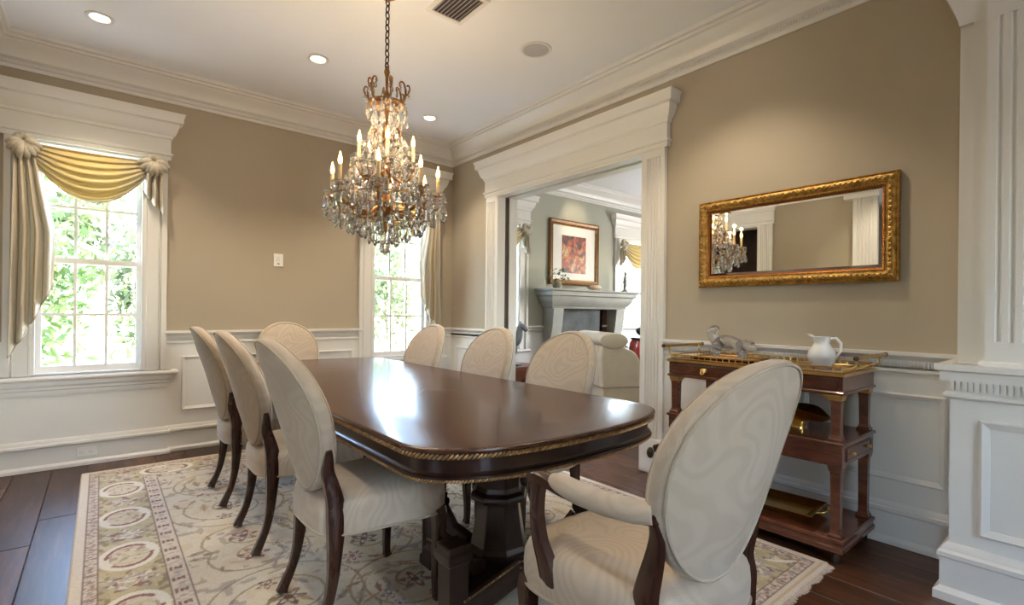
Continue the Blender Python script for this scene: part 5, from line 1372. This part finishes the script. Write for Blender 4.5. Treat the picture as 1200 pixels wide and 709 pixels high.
def palm(x, y, h, L, nf, seed, label):
    t = empty('palm_tree', (x, y, -.45)); tag(t, label, 'tree', 'palms outside the windows')
    MB().tube([(0, 0, 0), (.05, 0, h * .4), (.0, .03, h)], [.10, .085, .07], 10).build('trunk', 'bark', t, smooth=60)
    R = random.Random(seed)
    for k in range(nf):
        a = 2 * PI * k / nf + R.uniform(-.15, .15); lift = R.uniform(.05, .75); m = MB(); N = 22; pts = []
        for i in range(N + 1):
            s = i / N; r = L * s * (1 - .18 * s); z_ = h + L * (lift * s - (.55 + .35 * lift) * s * s)
            pts.append(Vector((r * math.cos(a), r * math.sin(a), z_)))
        m.tube(pts, [.016 * (1 - .8 * i / N) for i in range(N + 1)], 5)
        side = Vector((-math.sin(a), math.cos(a), 0))
        for i in range(2, N):
            d = (pts[i + 1] - pts[i]).normalized(); ll = L * .30 * math.sin(PI * (i / N) ** .7) + .04
            for sg in (-1, 1):
                tip = pts[i] + (side * sg * .8 + d * .55).normalized() * ll + Vector((0, 0, -.35 * ll)); wv = d * .016
                m.add([pts[i] - wv, pts[i] + wv, tip], [(0, 1, 2)])
        m.build('frond', 'leaf_palm', t)
palm(-.95, 11.2, 2.6, 1.35, 18, 1, 'young palm with drooping dark fronds outside the window with the long curtain tail')
palm(5.0, 12.0, 2.8, 1.3, 16, 2, 'young palm outside the window behind the chandelier')
palm(1.6, 13.0, 3.8, 1.5, 16, 3, 'tall palm with arching fronds rising over the shrubs outside the window')
SG = 'pale leafy shrubs in the garden'
for i, (x, y, h, r, mt) in enumerate(((-.62, 8.3, 2.75, (.62, .5, 1.35), 'leaf_green'), (.50, 8.9, 2.6, (.46, .42, 1.2), 'leaf_pale'), (-2.2, 8.4, 2.6, (.7, .6, 1.2), 'leaf_green'), (1.95, 8.9, 2.9, (.6, .5, 1.4), 'leaf_pale'), (4.0, 8.4, 2.9, (.7, .6, 1.4), 'leaf_pale'),
                                      (5.5, 9.2, 2.6, (.7, .6, 1.2), 'leaf_pale'), (6.9, 10.2, 2.4, (.75, .6, 1.1), 'leaf_green'), (9.6, 8.6, 2.4, (.9, .7, 1.2), 'leaf_pale'), (12.2, 9.6, 2.6, (1.0, .7, 1.3), 'leaf_pale'), (3.0, 10.6, 2.8, (.7, .6, 1.3), 'leaf_pale'))):
    tree(x, y, h, r, 1500, .07, mt, 20 + i, ('fresh green' if mt == 'leaf_green' else 'pale yellowish') + ' leafy garden shrub outside the windows', SG, .04, 'garden_shrub')
TG = 'broad trees behind the garden shrubs'
for i, (x, y, h, r) in enumerate(((-4.6, 15, 5.2, (1.7, 1.4, 2.3)), (-.9, 16.5, 4.6, (1.6, 1.4, 2.1)), (3.0, 17, 5.4, (1.6, 1.4, 2.4)), (7.4, 17, 4.2, (1.7, 1.4, 1.7)), (12, 16, 4.2, (1.9, 1.5, 1.8)), (17, 17, 4.4, (2.0, 1.5, 1.8)))):
    tree(x, y, h, r, 2200, .16, 'leaf_pale', 60 + i, 'broad pale tree far behind the garden shrubs', TG, .14, 'garden_tree')
